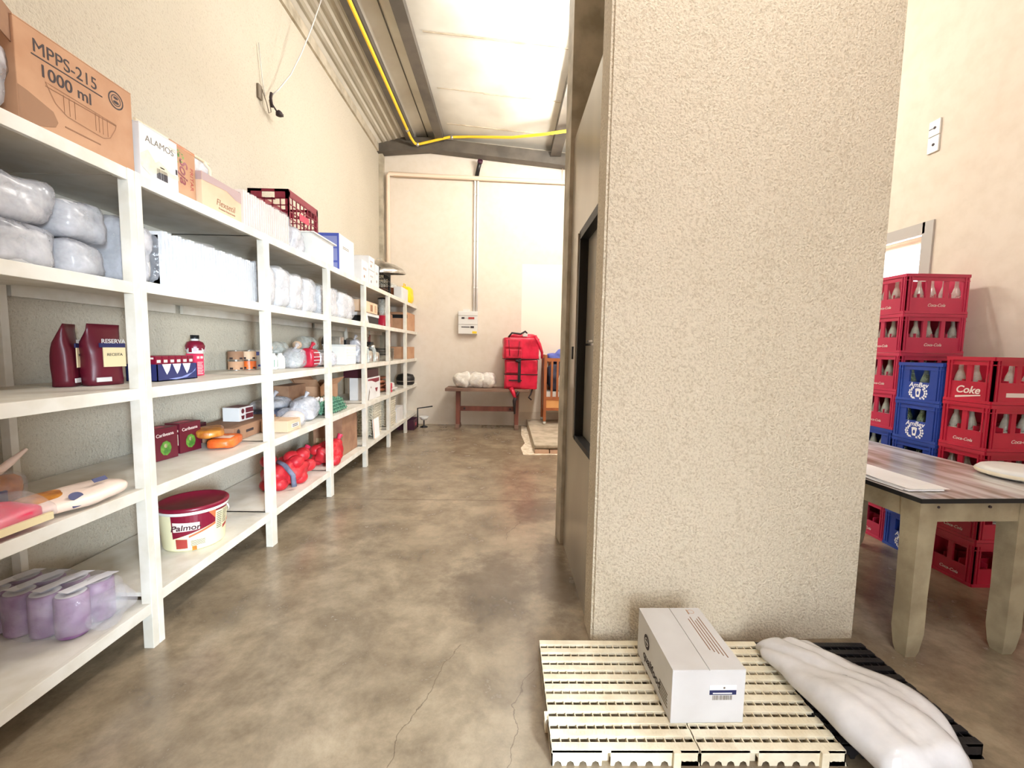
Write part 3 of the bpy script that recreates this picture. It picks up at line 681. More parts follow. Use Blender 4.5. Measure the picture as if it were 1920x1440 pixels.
t = slat_crate('fruit_crate', 'wine-red lattice crate raised behind the white packs on the top shelf', 'crate', (-2.01, 3.98, 2.40), (.34, .56, .30), 'winered')
f = fmat('+x', (.18, -.28, 0)); b = bm_(); rect(b, f, .16, .34, .09, .15, t=.004); mk('pink_plate', b, 'redcrate2', t)
carton('cardboard_carton', 'light brown carton under the wine-red lattice crate', 'carton', (-2.02, 3.98, 2.126), (.32, .5, .272), 'kraft_light')
d = (.28, .42, .40); t = carton('appliance_carton', 'tall white carton with a blue printed end on the top shelf', 'carton', (-1.83, 4.60, 2.126), d, 'carton_white')
f = fmat('-y', corner('-y', d)); b = bm_(); rect(b, f, 0, .28, 0, .40, t=.0008); mk('blue_print', b, 'blue', t)
b = bm_(); rect(b, f, .1, .26, .26, .37, t=.0018); rect(b, f, .12, .26, .13, .25, t=.0018); rect(b, f, .14, .26, .02, .11, t=.0018); mk('pale_print', b, 'blue_pale', t)
b = bm_(); rect(b, f, .03, .1, .075, .10, t=.0022); mk('white_label', b, 'carton_white', t)
f = fmat('+x', corner('+x', d)); b = bm_(); lines(b, f, .1, .3, .27, .30, 2); mk('grey_print', b, 'ink_grey', t)
d = (.16, .12, .34); t = carton('cardboard_carton', 'pale pink carton between the white bin and the blue-ended carton', 'carton', (-1.99, 4.31, 2.126), d, 'foam_pink')
gw = 'small white cartons on the top shelf'
for i, (y, w, h, z, lab) in enumerate(((5.06, .24, .26, 0, 'small white carton just beyond the blue-ended carton'), (5.31, .22, .19, 0, 'lower small white carton beside the black crate'), (5.31, .22, .16, .195, 'upper small white carton beside the black crate'), (5.52, .16, .30, 0, 'narrow white carton touching the black crate'))):
    d = (.22, w, h); t = carton('small_carton', lab, 'carton', (-1.76, y, 2.126 + z), d, 'carton_white', group=gw)
    f = fmat('+x', corner('+x', d)); b = bm_(); disc(b, f, w * .35, h * .3, .018); lines(b, f, w * .2, w * .8, h * .6, h * .7, 2); mk('print', b, 'ink_grey' if i % 2 else 'ink_soft', t)
slat_crate('plastic_crate', 'black lattice crate standing on the top shelf', 'crate', (-1.84, 6.0, 2.126), (.30, .62, .33), 'blackplastic', nx=5, ny=9)
t = T('metal_dome', 'dull metal cooking lid leaning over the black crate', 'lid', (-1.80, 6.12, 2.42))
b = bm_(); R = Matrix.Rotation(.12, 4, 'X'); lathe(b, [(.36, 0), (.37, .012), (.33, .07), (.22, .13), (.1, .165), (.03, .175), (0, .176)], seg=36, mt=R); mk('dome', b, 'steel', t)
b = bm_(); tube(b, [(-.03, 0, .17), (-.03, 0, .21), (.03, 0, .21), (.03, 0, .17)], .006, 8); mk('handle', b, 'steel', t)
t = T('cooking_pot', 'round copper-brown pot with glass lid at the shelf end', 'pot', (-1.97, 7.02, 2.126))
b = bm_(); lathe(b, [(0, 0), (.2, 0), (.22, .03), (.22, .2), (.23, .205), (.215, .2), (.2, .02), (0, .02)], seg=32); mk('pot_body', b, 'copper', t)
b = bm_(); lathe(b, [(.225, .205), (.2, .26), (.12, .31), (.02, .335), (.02, .36), (0, .362)], seg=32); mk('glass_lid', b, 'jar', t)
t = carton('small_carton', 'white carton on the shelf end in front of the copper pot', 'carton', (-1.68, 6.88, 2.126), (.12, .42, .2), 'carton_white')
t = T('shopping_bag', 'bright yellow plastic bag on the far end of the top shelf', 'bag', (-1.76, 7.46, 2.126))
b = bm_(); blob(b, (0, 0, .15), (.26, .26, .30), 4, .03, 9, 9); mk('bag_body', b, 'yellowbag', t)
b = bm_(); tube(b, [(0, -.07, .28), (0, -.05, .35), (0, .05, .35), (0, .07, .28)], .008, 6); mk('handle', b, 'yellowbag', t)

# ================================================================ second level from the top
wrapped('tall wrapped white pack just right of the near double post', (-1.83, 2.03, ZA['B4'] + .001), (.30, .16, .285), 31)
foam_stack('long bagged stack of white foam trays in the first full bay', (-1.86, 2.50, ZA['B4'] + .001), 34, .0225, .40, .265, 'foam trays on edge', True, 0, 'foam', 5, .06)
for i, (y, w, h) in enumerate(((3.04, .2, .30), (3.25, .2, .30), (3.46, .2, .29), (3.68, .21, .29))):
    wrapped(['first', 'second', 'third', 'fourth'][i] + ' white bagged pack, counted from the near side, in the second full bay', (-1.80, y, ZA['B4'] + .001), (.3, w, h), 40 + i, 'film')
wrapped('near half of the white pack pair in the third full bay', (-1.80, 4.13, ZA['B4'] + .001), (.3, .36, .29), 52, 'film')
wrapped('far half of the white pack pair in the third full bay', (-1.80, 4.52, ZA['B4'] + .001), (.3, .38, .28), 53, 'film')
d = (.26, .62, .13); t = carton('cardboard_carton', 'salmon carton propped up over a white cup', 'carton', (-1.80, 5.28, ZA['B4'] + .14), d, 'kraft_light')
f = fmat('+x', corner('+x', d)); b = bm_(); rect(b, f, .33, .42, .02, .1); lines(b, f, .5, .58, .02, .11, 6); mk('print', b, 'ink_soft', t)
t = T('serving_tray', 'black tray lying under the salmon carton', 'tray', (-1.85, 5.42, ZA['B4'] + .001)); b = bm_(); bx(b, -.18, .18, -.3, .3, 0, .02, 0, .008); bx(b, -.16, .16, -.28, .28, .02, .10, 0, .01); mk('tray_body', b, 'blackplastic', t)
b = bm_(); bx(b, -.165, .165, -.29, .29, .1, .138, 0, .004); mk('tray_lining', b, 'carton_white', t)
t = T('drinking_cup', 'white cup under the salmon carton', 'cup', (-1.645, 5.0, ZA['B4'] + .001)); b = bm_(); lathe(b, [(0, .1), (.03, .1), (.05, 0), (.046, 0), (.028, .095)], seg=20); mk('cup_body', b, 'white', t)
b = bm_(); ring(b, Matrix.Translation((0, 0, .1)), 0, 0, .03, .003); mk('cup_rim', b, 'white', t)
t = T('blender', 'kitchen blender with a red base and clear tall jar', 'blender', (-1.72, 6.02, ZA['B4'] + .001))
b = bm_(); lathe(b, [(0, 0), (.1, 0), (.1, .03), (.075, .15), (.06, .16), (0, .16)], seg=24); mk('blender_base', b, 'redcrate', t)
b = bm_(); lathe(b, [(.05, .16), (.055, .19), (.07, .38), (.067, .38), (.05, .19)], seg=20); mk('jar', b, 'jar', t)
b = bm_(); lathe(b, [(.072, .38), (.072, .40), (.03, .41), (0, .41)], seg=20); mk('jar_lid', b, 'blackplastic', t)
b = bm_(); tube(b, [(0, .06, .36), (0, .11, .34), (0, .11, .24), (0, .06, .21)], .01, 8); mk('handle', b, 'film_thick', t)
carton('cardboard_carton', 'dark brown carton behind the blender', 'carton', (-1.93, 6.45, ZA['B4'] + .001), (.34, .44, .22), 'kraft_dark', tape='kraft')
t = carton('cardboard_carton', 'orange-brown carton with black tape in the last bay', 'carton', (-1.80, 7.38, ZA['B4'] + .001), (.34, .58, .30), 'kraft')
b = bm_(); bx(b, -.171, .171, -.2915, -.29, .2, .26); mk('black_tape', b, 'blackplastic', t)

# ================================================================ third level (eye height)
Z3 = ZA['B3'] + .001
t = T('juice_tray', 'navy cardboard tray of red drink cartons with white peaks', 'carton tray', (-1.86, 2.335, Z3), 0)
b = bm_(); bx(b, -.08, .08, -.14, .14, 0, .004); bx(b, .076, .08, -.14, .14, 0, .088); bx(b, -.08, -.076, -.14, .14, 0, .088); bx(b, -.08, .08, -.14, -.136, 0, .088); bx(b, -.08, .08, .136, .14, 0, .088); mk('tray_body', b, 'navy', t)
f = fmat('+x', (.08, -.14, 0)); b = bm_()
for u in (.06, .13, .2): poly(b, f, [(u - .03, .088), (u + .03, .088), (u + .018, .055), (u, .032), (u - .012, .052)])
mk('white_peaks', b, 'carton_white', t)
b = bm_(); poly(b, f, [(.07, .01), (.16, .015), (.24, .035), (.27, .06), (.262, .045), (.2, .012), (.12, .003)]); mk('pale_wave', b, 'blue_pale', t)
for i in range(2):
    for j in range(6):
        o = T('juice_carton', 'red drink carton in the ' + ('back', 'front')[i] + ' row of the navy tray, ' + ('nearest the near double post', 'second from the near end', 'third from the near end', 'fourth from the near end', 'fifth from the near end', 'at the far end')[j], 'juice carton', (-1.895 + i * .07, 2.225 + j * .045, Z3 + .005), 0, 'red drink cartons in the navy tray')
        b = bm_(); bx(b, -.03, .03, -.02, .02, 0, .125, 0, .002); mk('carton_body', b, 'winered', o)
        b = bm_(); bx(b, -.02, .02, -.0205, .0205, .108, .118); bx(b, -.0305, .0305, -.012, .012, .09, .105); mk('white_print', b, 'foam_pink', o)
t = carton('small_carton', 'bright pink-red carton standing beside the navy tray', 'carton', (-1.93, 2.67, Z3), (.06, .07, .135), 'pinkred')
f = fmat('+x', corner('+x', (.06, .07, .135))); b = bm_(); lines(b, f, .012, .06, .01, .09, 8); rect(b, f, .01, .03, .105, .12); rect(b, f, .04, .06, .105, .12); mk('white_print', b, 'foam_pink', t)
t = T('syrup_bottle', 'round maroon and white topping bottle with a black cap', 'bottle', (-2.02, 2.80, Z3))
b = bm_(); lathe(b, [(0, 0), (.042, 0), (.046, .01), (.046, .14), (.05, .155), (.051, .185), (.042, .205), (.022, .215), (.02, .23)], seg=28); mk('bottle_body', b, 'white', t)
b = bm_(); lathe(b, [(.0525, .168), (.0525, .186), (.0435, .2065), (.024, .2155)], seg=28)
for k in range(12):
    a = k * PI / 6 + .1; L = .01 + .018 * ((k * 7) % 4) / 3
    m4 = Matrix.Rotation(a, 4, 'Z') @ Matrix.Translation((.0505, 0, .17)); bx(b, 0, .002, -.009, .009, -L, .006, mt=m4)
mk('syrup_drip', b, 'winered', t)
b = bm_(); lathe(b, [(.024, .228), (.024, .252), (0, .252)], seg=24); mk('cap', b, 'blackplastic', t)
gcan = 'food cans stacked near the wall'
cans = (('kraft', 'brown-printed lower can at the left of the can stack', -2.05, 3.26, 0), ('kraft_dark', 'brown-printed upper can at the left of the can stack', -2.05, 3.26, .076), ('orange', 'orange-printed lower can at the right of the can stack', -2.03, 3.39, 0), ('kraft_light', 'pale-printed upper can at the right of the can stack', -2.03, 3.39, .076))
for mm, lab, x, y, z in cans:
    t = T('food_can', lab, 'can', (x, y, Z3 + z), 0, gcan)
    b = bm_(); lathe(b, [(0, 0), (.052, 0), (.053, .003), (.051, .005), (.051, .068), (.053, .071), (.053, .074), (.049, .075), (.049, .071), (0, .071)], seg=24); mk('can_body', b, 'steel', t)
    b = bm_(); lathe(b, [(.0518, .006), (.0518, .067)], seg=24); mk('paper_label', b, mm, t)
    b = bm_(); 
    for a in (-1.6, -.3, .9): bx(b, .0515, .053, -.012, .012, .008, .022, mt=Matrix.Rotation(a, 4, 'Z'))
    mk('dark_print', b, 'ink', t)
d = (.05, .10, .155); t = carton('small_carton', 'white and blue packet beside the food cans', 'carton', (-2.03, 3.49, Z3), d, 'carton_white')
b = bm_(); f = fmat('+x', corner('+x', d)); rect(b, f, .0, .05, .11, .14); rect(b, f, .03, .1, .02, .035); mk('blue_print', b, 'blue', t)
gj = 'clear jars with green labels'
j0 = None
for i, y in enumerate((3.60, 3.69, 3.78)):
    lab = ['clear glass jar with a green label right of the blue packet', 'clear glass jar with a green label just before the second post', 'clear glass jar with a green label behind the second post'][i]
    if j0 is None:
        j0 = T('glass_jar', lab, 'jar', (-2.03, y, Z3), 0, gj)
        b = bm_(); lathe(b, [(0, 0), (.038, 0), (.04, .01), (.04, .10), (.033, .12), (.033, .14), (.031, .14), (.031, .12)], seg=20); mk('jar_glass', b, 'jar', j0)
        b = bm_(); lathe(b, [(.0408, .015), (.0408, .065)], seg=20); mk('green_label', b, 'greentray', j0)
        b = bm_(); lathe(b, [(.035, .132), (.035, .15), (0, .15)], seg=20); mk('jar_lid', b, 'white', j0)
    else: dup(j0, (-2.03, y, Z3), 0, lab)
gb = 'white bottles on the middle shelf'
for i, (x, y) in enumerate(((-1.88, 3.46), (-1.88, 3.57))):
    t = T('plastic_bottle', ['small white bottle with a green-edged label beside the second post', 'small plain white bottle next to the crumpled clear bag'][i], 'bottle', (x, y, Z3), 0, gb)
    b = bm_(); lathe(b, [(0, 0), (.036, 0), (.038, .01), (.038, .085), (.03, .105), (.018, .115), (.018, .13), (0, .13)], seg=20); mk('bottle_body', b, 'white', t)
    if i == 0: b = bm_(); lathe(b, [(.0388, .02), (.0388, .078)], seg=8); mk('label_band', b, 'greentray', t)
def bag(name, label, cat, loc, d, m, seed, inner=None, p=2.6, fold=.02, rough=.035, rz=0):
    t = T(name, label, cat, loc, rz)
    if inner:
        b = bm_(); blob(b, (0, 0, d[2] * .42), (d[0] * .82, d[1] * .82, d[2] * .8), p, rough, 9, seed); mk('contents', b, inner, t)
    b = bm_(); blob(b, (0, 0, d[2] / 2), d, p, rough, 10, seed + 1, 32, 20, fold=fold); mk('bag_skin', b, m, t)
    b = bm_(); tube(b, [(0, 0, d[2] * .92), (.01, .01, d[2] + .02), (.02, .03, d[2] + .05)], .02, 8, rs=[.022, .010, .022]); mk('knot', b, m, t)
    return t
bag('plastic_bag', 'crumpled clear bag beside the white bottles', 'bag', (-1.84, 3.73, Z3), (.18, .2, .16), 'film', 11, 'jar')
def jug(label, loc, r, L, rz, m='jar', cap='kraft_light'):
    t = T('plastic_jug', label, 'bottle', loc, rz); R = Matrix.Rotation(PI / 2, 4, 'X')
    b = bm_(); lathe(b, [(0, 0), (r * .9, 0), (r, .02), (r, L * .3), (r * .93, L * .34), (r, L * .38), (r, L * .68), (r * .4, L * .9), (r * .36, L)], seg=24, mt=R); mk('jug_body', b, m, t)
    b = bm_(); lathe(b, [(r * .42, L * .95), (r * .42, L * 1.06), (0, L * 1.06)], seg=16, mt=R); mk('cap', b, cap, t)
    return t
t = jug('clear plastic jug lying on top of the white bottles', (-2.0, 3.86, Z3 + .172), .055, .28, .1)
t = jug('large clear jug with a brown cap lying near the third post', (-1.98, 4.36, Z3 + .20), .085, .38, .12)
carton('small_carton', 'small cartons holding up the lying clear jugs', 'carton', (-2.05, 3.80, Z3), (.2, .5, .115), 'carton_white')
t = bag('snack_bag', 'red and white packet standing in front of the third post', 'food pack', (-1.78, 3.90, Z3), (.12, .16, .17), 'redcrate', 14, None, 4, .01, .015)
f = fmat('+x', (.062, -.08, 0)); b = bm_()
for v in (.03, .06, .09, .13): rect(b, f, .02, .14, v, v + .008, t=.004)
mk('white_stripes', b, 'carton_white', t)
bag('plastic_bag', 'milky clear bag just beyond the third post on the middle shelf', 'bag', (-1.76, 4.14, Z3), (.2, .26, .15), 'film_thick', 17, 'foam')
t = T('frying_pan', 'black frying pan bottom standing upright past the third post', 'pan', (-1.98, 4.78, Z3 + .16))
R = Matrix.Rotation(PI / 2 - .5, 4, 'Y'); b = bm_(); lathe(b, [(0, 0), (.12, 0), (.15, .045), (.153, .05), (.148, .05), (.118, .006), (0, .006)], seg=28, mt=R); mk('pan_body', b, 'blackplastic', t)
b = bm_(); tube(b, [(0, 0, -.12), (.05, 0, -.155)], .013, 8); mk('handle', b, 'blackplastic', t)
carton('small_carton', 'carton that carries the black frying pan', 'carton', (-2.06, 4.80, Z3), (.16, .2, .15), 'carton_white')
t = T('storage_box', 'white textured plastic box on the middle shelf of the third bay', 'box', (-1.78, 4.60, Z3)); b = bm_()
bx(b, -.12, .12, -.15, .15, 0, .2, 0, .008)
for k in range(10):
    for j in range(6): bx(b, .12, .123, -.14 + k * .028, -.12 + k * .028, .01 + j * .03, .032 + j * .03)
mk('box_body', b, 'white', t)
b = bm_(); bx(b, -.125, .125, -.155, .155, .2, .212, 0, .004); mk('box_lid', b, 'white', t)
t = carton('small_carton', 'silver and white carton on top of the textured box', 'carton', (-1.76, 4.48, Z3 + .213), (.10, .10, .08), 'steel')
t = carton('small_carton', 'black packet on top of the textured box', 'carton', (-1.76, 4.63, Z3 + .213), (.12, .1, .05), 'blackplastic')
bag('plastic_bag', 'tall white bag at the front of the fourth bay', 'bag', (-1.78, 5.02, Z3), (.24, .22, .27), 'film_thick', 23, 'foam', 3)
gk = 'glass jars and metal pots in the fourth bay'
for i, (x, y, r, h, mm, lab) in enumerate(((-1.72, 5.24, .05, .20, 'jar', 'tall clear jar in front of the fourth bay'), (-1.72, 5.36, .055, .17, 'steel', 'metal canister between the clear jars of the fourth bay'), (-1.72, 5.50, .05, .22, 'jar', 'clear jar with a rounded lid in the fourth bay'), (-1.72, 5.63, .055, .15, 'steel', 'metal canister nearest the fifth post'), (-1.92, 5.3, .06, .3, 'copper', 'brown canister at the back of the fourth bay'), (-1.92, 5.47, .06, .27, 'steel', 'tall metal canister at the back of the fourth bay'), (-1.92, 5.64, .06, .26, 'blackplastic', 'black canister at the back of the fourth bay'))):
    t = T('canister', lab, 'canister', (x, y, Z3), 0, gk); b = bm_()
    lathe(b, [(0, 0), (r, 0), (r * 1.04, .01), (r * 1.04, h * .7), (r * .8, h * .82), (r * .8, h * .86), (r * .76, h * .86)], seg=20); mk('canister_body', b, mm, t)
    b = bm_(); lathe(b, [(r * .86, h * .86), (r * .86, h * .95), (r * .3, h), (0, h)], seg=20); mk('lid', b, 'steel' if mm != 'steel' else 'blackplastic', t)
t = T('saucepan_stack', 'nest of metal saucepans on the middle shelf past the fifth post', 'pans', (-1.75, 6.12, Z3))
for k in range(4):
    b = bm_(); lathe(b, [(0, 0), (.13, 0), (.14, .01), (.145, .07), (.15, .07), (.15, .074), (.143, .07), (.135, .012), (0, .012)], 0, 0, k * .035, seg=28); mk('pan', b, 'steel', t)
b = bm_(); tube(b, [(.0, .14, .15), (.0, .3, .16)], .012, 8); mk('handle', b, 'steel', t)
t = T('knife_block', 'dark upright canister behind the metal saucepans', 'canister', (-1.95, 6.1, Z3)); b = bm_(); bx(b, -.05, .05, -.06, .06, 0, .26, 0, .008); mk('block_body', b, 'blackplastic', t)
b = bm_(); tube(b, [(0, 0, .26), (0, .01, .33)], .012, 8); tube(b, [(0, .04, .26), (0, .05, .36)], .012, 8); mk('handle', b, 'wood', t)
carton('cardboard_carton', 'orange-brown carton on the middle shelf of the last bay', 'carton', (-1.80, 7.38, Z3), (.34, .5, .20), 'kraft')

# ================================================================ fourth level
Z2 = ZA['B2'] + .001
gc = 'maroon dessert cartons'
for i, (y, x, lab) in enumerate(((2.385, -1.95, 'maroon carton with a green print nearest the near double post'), (2.58, -1.955, 'maroon carton with a green print beside the orange packets'))):
    d = (.10, .145, .18); t = carton('dessert_carton', lab, 'carton', (x, y, Z2), d, 'maroon', -.15, gc)
    f = fmat('+x', corner('+x', d)); txt(t, 'Caribeana', .026, f, .068, .142, 'foam_pink', .0002, rot=.06)
    b = bm_(); disc(b, f, .07, .065, .034, 0, .042, seg=9); mk('green_print', b, 'green', t)
    b = bm_(); disc(b, f, .07, .078, .01, 0, .012); mk('pale_highlight_print', b, 'cream', t)
    f = fmat('-y', corner('-y', d)); b = bm_(); rect(b, f, .012, .088, .05, .115); rect(b, f, .02, .08, .012, .024); rect(b, f, .01, .09, .13, .142); mk('text_panel', b, 'cream_tray', t)
    f = fmat('+z', corner('+z', d)); b = bm_(); rect(b, f, .03, .1, .03, .07); mk('top_panel', b, 'redcrate2', t)
t = carton('dessert_carton', 'plain deep maroon carton behind the orange packets', 'carton', (-2.03, 2.77, Z2), (.08, .12, .135), 'maroon_deep')
t = T('snack_packet', 'orange packet lying flat in front of the low brown carton', 'food pack', (-1.80, 2.73, Z2), .25)
b = bm_(); blob(b, (0, 0, .032), (.15, .25, .064), 5, .01, 12, 3, 30, 16); mk('packet', b, 'orange', t)
b = bm_(); poly(b, Matrix.Translation((0, 0, .066)), [(-.05, -.08), (.06, -.1), (.06, -.02), (.0, .01), (-.05, -.03)]); mk('white_print', b, 'ricepack', t)
t = T('snack_packet', 'amber packet tilted on top of the orange packet', 'food pack', (-1.87, 2.69, Z2 + .064), .5)
b = bm_(); blob(b, (0, 0, .03), (.14, .2, .06), 4, .015, 14, 8, 30, 16); mk('packet', b, 'amber', t)
b = bm_(); bx(b, -.05, .05, .095, .11, .02, .04); mk('seal_strip', b, 'amber', t)
d = (.28, .62, .095); t = carton('cardboard_carton', 'low brown carton lying behind the second post', 'carton', (-1.96, 3.10, Z2), d, 'kraft_dark', .08)
f = fmat('+x', corner('+x', d)); b = bm_(); disc(b, f, .06, .06, .02); rect(b, f, .16, .26, .04, .058); mk('print', b, 'ink', t)
t = carton('small_carton', 'small white carton with brown panels on the low brown carton', 'carton', (-1.97, 3.14, Z2 + .096), (.12, .17, .10), 'carton_white')
d = (.12, .17, .10); f = fmat('+x', corner('+x', d)); b = bm_(); rect(b, f, .075, .165, .055, .09); rect(b, f, .075, .165, .012, .048); disc(b, f, .04, .072, .018); poly(b, f, [(.02, .04), (.06, .04), (.052, .012), (.028, .012)]); mk('brown_panels', b, 'maroon', t)
f = fmat('+z', corner('+z', d)); b = bm_(); rect(b, f, .01, .16, .01, .11); mk('brown_top_panel', b, 'maroon', t)
d = (.2, .20, .085); t = carton('small_carton', 'small brown carton with a white sticker just past the second post', 'carton', (-1.72, 3.26, Z2), d, 'kraft_light')
f = fmat('+x', corner('+x', d)); b = bm_(); rect(b, f, .06, .17, .025, .055); mk('white_sticker', b, 'carton_white', t)
b = bm_(); rect(b, f, .07, .15, .032, .037, t=.002); rect(b, f, .07, .15, .044, .049, t=.002); mk('sticker_print', b, 'ink', t)
def egg_tray(name, label, loc, m, nx=5, ny=6, group=None, rz=0):
    t = T(name, label, 'egg tray', loc, rz, group); b = bm_(); st_ = 6; p = .05
    g = [[b.verts.new(((i / st_ - nx / 2) * p, (j / st_ - ny / 2) * p, .028 + .026 * math.cos(2 * PI * (i / st_)) * math.cos(2 * PI * (j / st_)) * (1 if 1 else 0))) for j in range(ny * st_ + 1)] for i in range(nx * st_ + 1)]
    for i in range(nx * st_):
        for j in range(ny * st_): b.faces.new((g[i][j], g[i + 1][j], g[i + 1][j + 1], g[i][j + 1])).smooth = True
    mk('tray_shell', b, m, t)
    b = bm_(); X, Y = nx * p / 2, ny * p / 2
    for a in ((-X - .006, -X, -Y, Y), (X, X + .006, -Y, Y), (-X, X, -Y - .006, -Y), (-X, X, Y, Y + .006)): bx(b, a[0], a[1], a[2], a[3], .024, .029)
    mk('tray_rim', b, m, t)
    return t
ge = 'green egg trays across the third post'
e0 = egg_tray('egg_tray', 'lowest green pulp egg tray across the third post', (-1.75, 4.20, Z2 + .0), 'greentray', 4, 9, group=ge)
e0.location = (-1.74, 4.18, Z2)
for k, lab in ((1, 'second green pulp egg tray from below across the third post'), (2, 'third green pulp egg tray from below across the third post'), (3, 'topmost green pulp egg tray across the third post')): dup(e0, (-1.74 - .01 * k, 4.18 - .015 * k, Z2 + .03 * k), 0, lab)
for i in range(4):
    for j in range(2):
        t = T('egg', 'pale egg lying in the topmost green tray', 'egg', (-1.86 + i * .05, 3.96 + j * .05, Z2 + .12), 0, 'eggs in the green tray')
        b = bm_(); lathe(b, [(0, 0), (.014, .004), (.02, .017), (.019, .033), (.011, .048), (0, .052)], seg=14); mk('egg_shell', b, 'foam_pink', t)
        b = bm_(); disc(b, Matrix.Translation((0, 0, .05)), 0, 0, .002); mk('egg_tip', b, 'foam_pink', t)
e1 = egg_tray('egg_tray', 'dark grey-blue tray heaped with white bags in the second bay', (-1.98, 3.62, Z2), 'greytray', nx=5, ny=8)
dup(e1, (-1.98, 3.62, Z2 + .05), 0, 'upper dark grey-blue tray under the white bags of the second bay')
bag('plastic_bag', 'clear bag of cream rolls in front of the grey-blue trays', 'bag', (-1.73, 3.46, Z2), (.2, .22, .13), 'film_light', 31, 'foam_pink')
bag('plastic_bag', 'white and blue bag leaning on the green egg trays', 'bag', (-1.76, 3.72, Z2), (.2, .26, .19), 'film_thick', 34, 'foam')
t = bag('plastic_bag', 'long bag of white foam cups lying on the grey-blue trays', 'bag', (-2.0, 3.66, Z2 + .10), (.22, .40, .10), 'film_thick', 37, 'foam')
carton('cardboard_carton', 'dark brown carton at the wall behind the egg trays', 'carton', (-2.09, 4.14, Z2 ), (.14, .34, .27), 'kraft_dark')
d = (.24, .46, .23); t = carton('cardboard_carton', 'open brown carton in the third bay with raised flaps', 'carton', (-2.02, 4.60, Z2), d, 'kraft', flaps='up')
f = fmat('+x', corner('+x', d)); b = bm_(); rect(b, f, .1, .2, .18, .188); rect(b, f, .12, .19, .155, .163); ring(b, f, .08, .11, .03, .006); mk('print', b, 'ink', t)
d = (.22, .5, .27); t = carton('appliance_carton', 'white carton with dark red patches in the fourth bay', 'carton', (-1.76, 5.36, Z2), d, 'carton_white')
f = fmat('+x', corner('+x', d)); b = bm_(); poly(b, f, [(.0, .255), (.46, .255), (.46, .21), (.3, .20), (.15, .23), (0, .235)]); poly(b, f, [(.28, .13), (.40, .13), (.36, .085), (.34, .075), (.31, .09)]); disc(b, f, .12, .15, .012); mk('dark_red_print', b, 'winered', t)
b = bm_(); poly(b, f, [(.0, .0), (.03, .0), (.07, .1), (.05, .14), (.02, .06)]); mk('grey_print', b, 'ink_grey', t)
t = carton('cardboard_carton', 'dark wine-coloured carton on top of the red-patched white carton', 'carton', (-1.80, 5.34, Z2 + .271), (.28, .46, .10), 'maroon_deep')
t = T('work_gloves', 'heap of brown leather gloves past the fifth post', 'gloves', (-1.86, 6.15, Z2))
for k in range(4):
    b = bm_(); blob(b, (0, 0, .04 + k * .055), (.26, .3, .06), 2.6, .03, 9, 50 + k); mk('glove', b, 'copper', t)
t = T('meat_slicer', 'small white machine with a red side in front of the gloves', 'kitchen machine', (-1.68, 6.28, Z2))
b = bm_(); bx(b, -.05, .05, -.15, .15, .03, .05, 0, .006); blob(b, (0, -.02, .09), (.09, .16, .08), 3, .01, 8, 2, flat=False); tube(b, [(0, .06, .09), (0, .15, .06)], .014, 8); mk('machine_body', b, 'white', t)
b = bm_(); bx(b, -.04, .045, -.17, -.11, .0, .13, 0, .006); mk('red_side', b, 'redcrate', t)
b = bm_(); bx(b, -.04, -.02, .1, .12, 0, .03); bx(b, .02, .04, .1, .12, 0, .03); mk('foot', b, 'white', t)
t = T('cooking_pot', 'black pot with a pale rim on the fourth shelf of the last bay', 'pot', (-1.74, 7.42, Z2)); t.scale = (.72, .72, .72)
b = bm_(); lathe(b, [(0, 0), (.18, 0), (.21, .03), (.22, .16), (.18, .24), (.05, .27), (0, .27)], seg=28); mk('pot_body', b, 'blackplastic', t)
b = bm_(); lathe(b, [(.222, .08), (.228, .085), (.222, .10)], seg=28); mk('pale_rim', b, 'steel', t)

# ================================================================ bottom level
Z1 = ZA['B1'] + .001
t = T('food_bucket', 'cream and maroon bucket with a maroon lid and carry handle', 'bucket', (-1.80, 2.425, Z1)); t.scale = (1.12, 1.12, 1.02)
b = bm_(); lathe(b, [(0, 0), (.128, 0), (.132, .01), (.148, .215), (.148, .22), (.143, .22)], seg=48); mk('bucket_body', b, 'palelemon', t)
def wrap_patch(b, a0, a1, z0a, z0b, z1a, z1b, off=.0012, n=12):
    for k in range(n):
        u, v = k / n, (k + 1) / n; A, B = a0 + (a1 - a0) * u, a0 + (a1 - a0) * v
        def q(a, z): r = .132 + .016 * z / .215 + off; return b.verts.new((r * math.cos(a), r * math.sin(a), z))
        L0, L1 = z0a + (z0b - z0a) * u, z0a + (z0b - z0a) * v; H0, H1 = z1a + (z1b - z1a) * u, z1a + (z1b - z1a) * v
        b.faces.new((q(A, L0), q(B, L1), q(B, H1), q(A, H0))).smooth = True
b = bm_(); wrap_patch(b, -1.6, -.28, .075, .135, .215, .215); wrap_patch(b, -.28, .62, .195, .19, .215, .215); mk('maroon_print', b, 'winered', t)
b = bm_(); wrap_patch(b, -1.1, -.28, .078, .122, .088, .135, .002); wrap_patch(b, -.5, -.28, .2, .155, .215, .21, .002); wrap_patch(b, .35, .6, .1, .12, .112, .13, .002); mk('orange_stripe', b, 'orange_stripe', t)
b = bm_(); wrap_patch(b, -1.55, -.78, .115, .12, .17, .16, .003); mk('cream_oval', b, 'foam_pink', t)
b = bm_(); wrap_patch(b, -1.5, -1.15, .02, .02, .075, .07, .003); wrap_patch(b, .05, .3, .075, .09, .095, .105, .002); mk('sausage_print', b, 'sausage', t)
b = bm_()
for z in (.055, .047, .039, .031): wrap_patch(b, -1.05, -.62, z, z, z + .003, z + .003, .002)
for k in range(9): wrap_patch(b, -.24, -.02, .09 + k * .011, .09 + k * .011, .095 + k * .011, .095 + k * .011, .002); wrap_patch(b, .02, .26, .11 + k * .009, .11 + k * .009, .114 + k * .009, .114 + k * .009, .002)
mk('small_print', b, 'ink_grey', t)
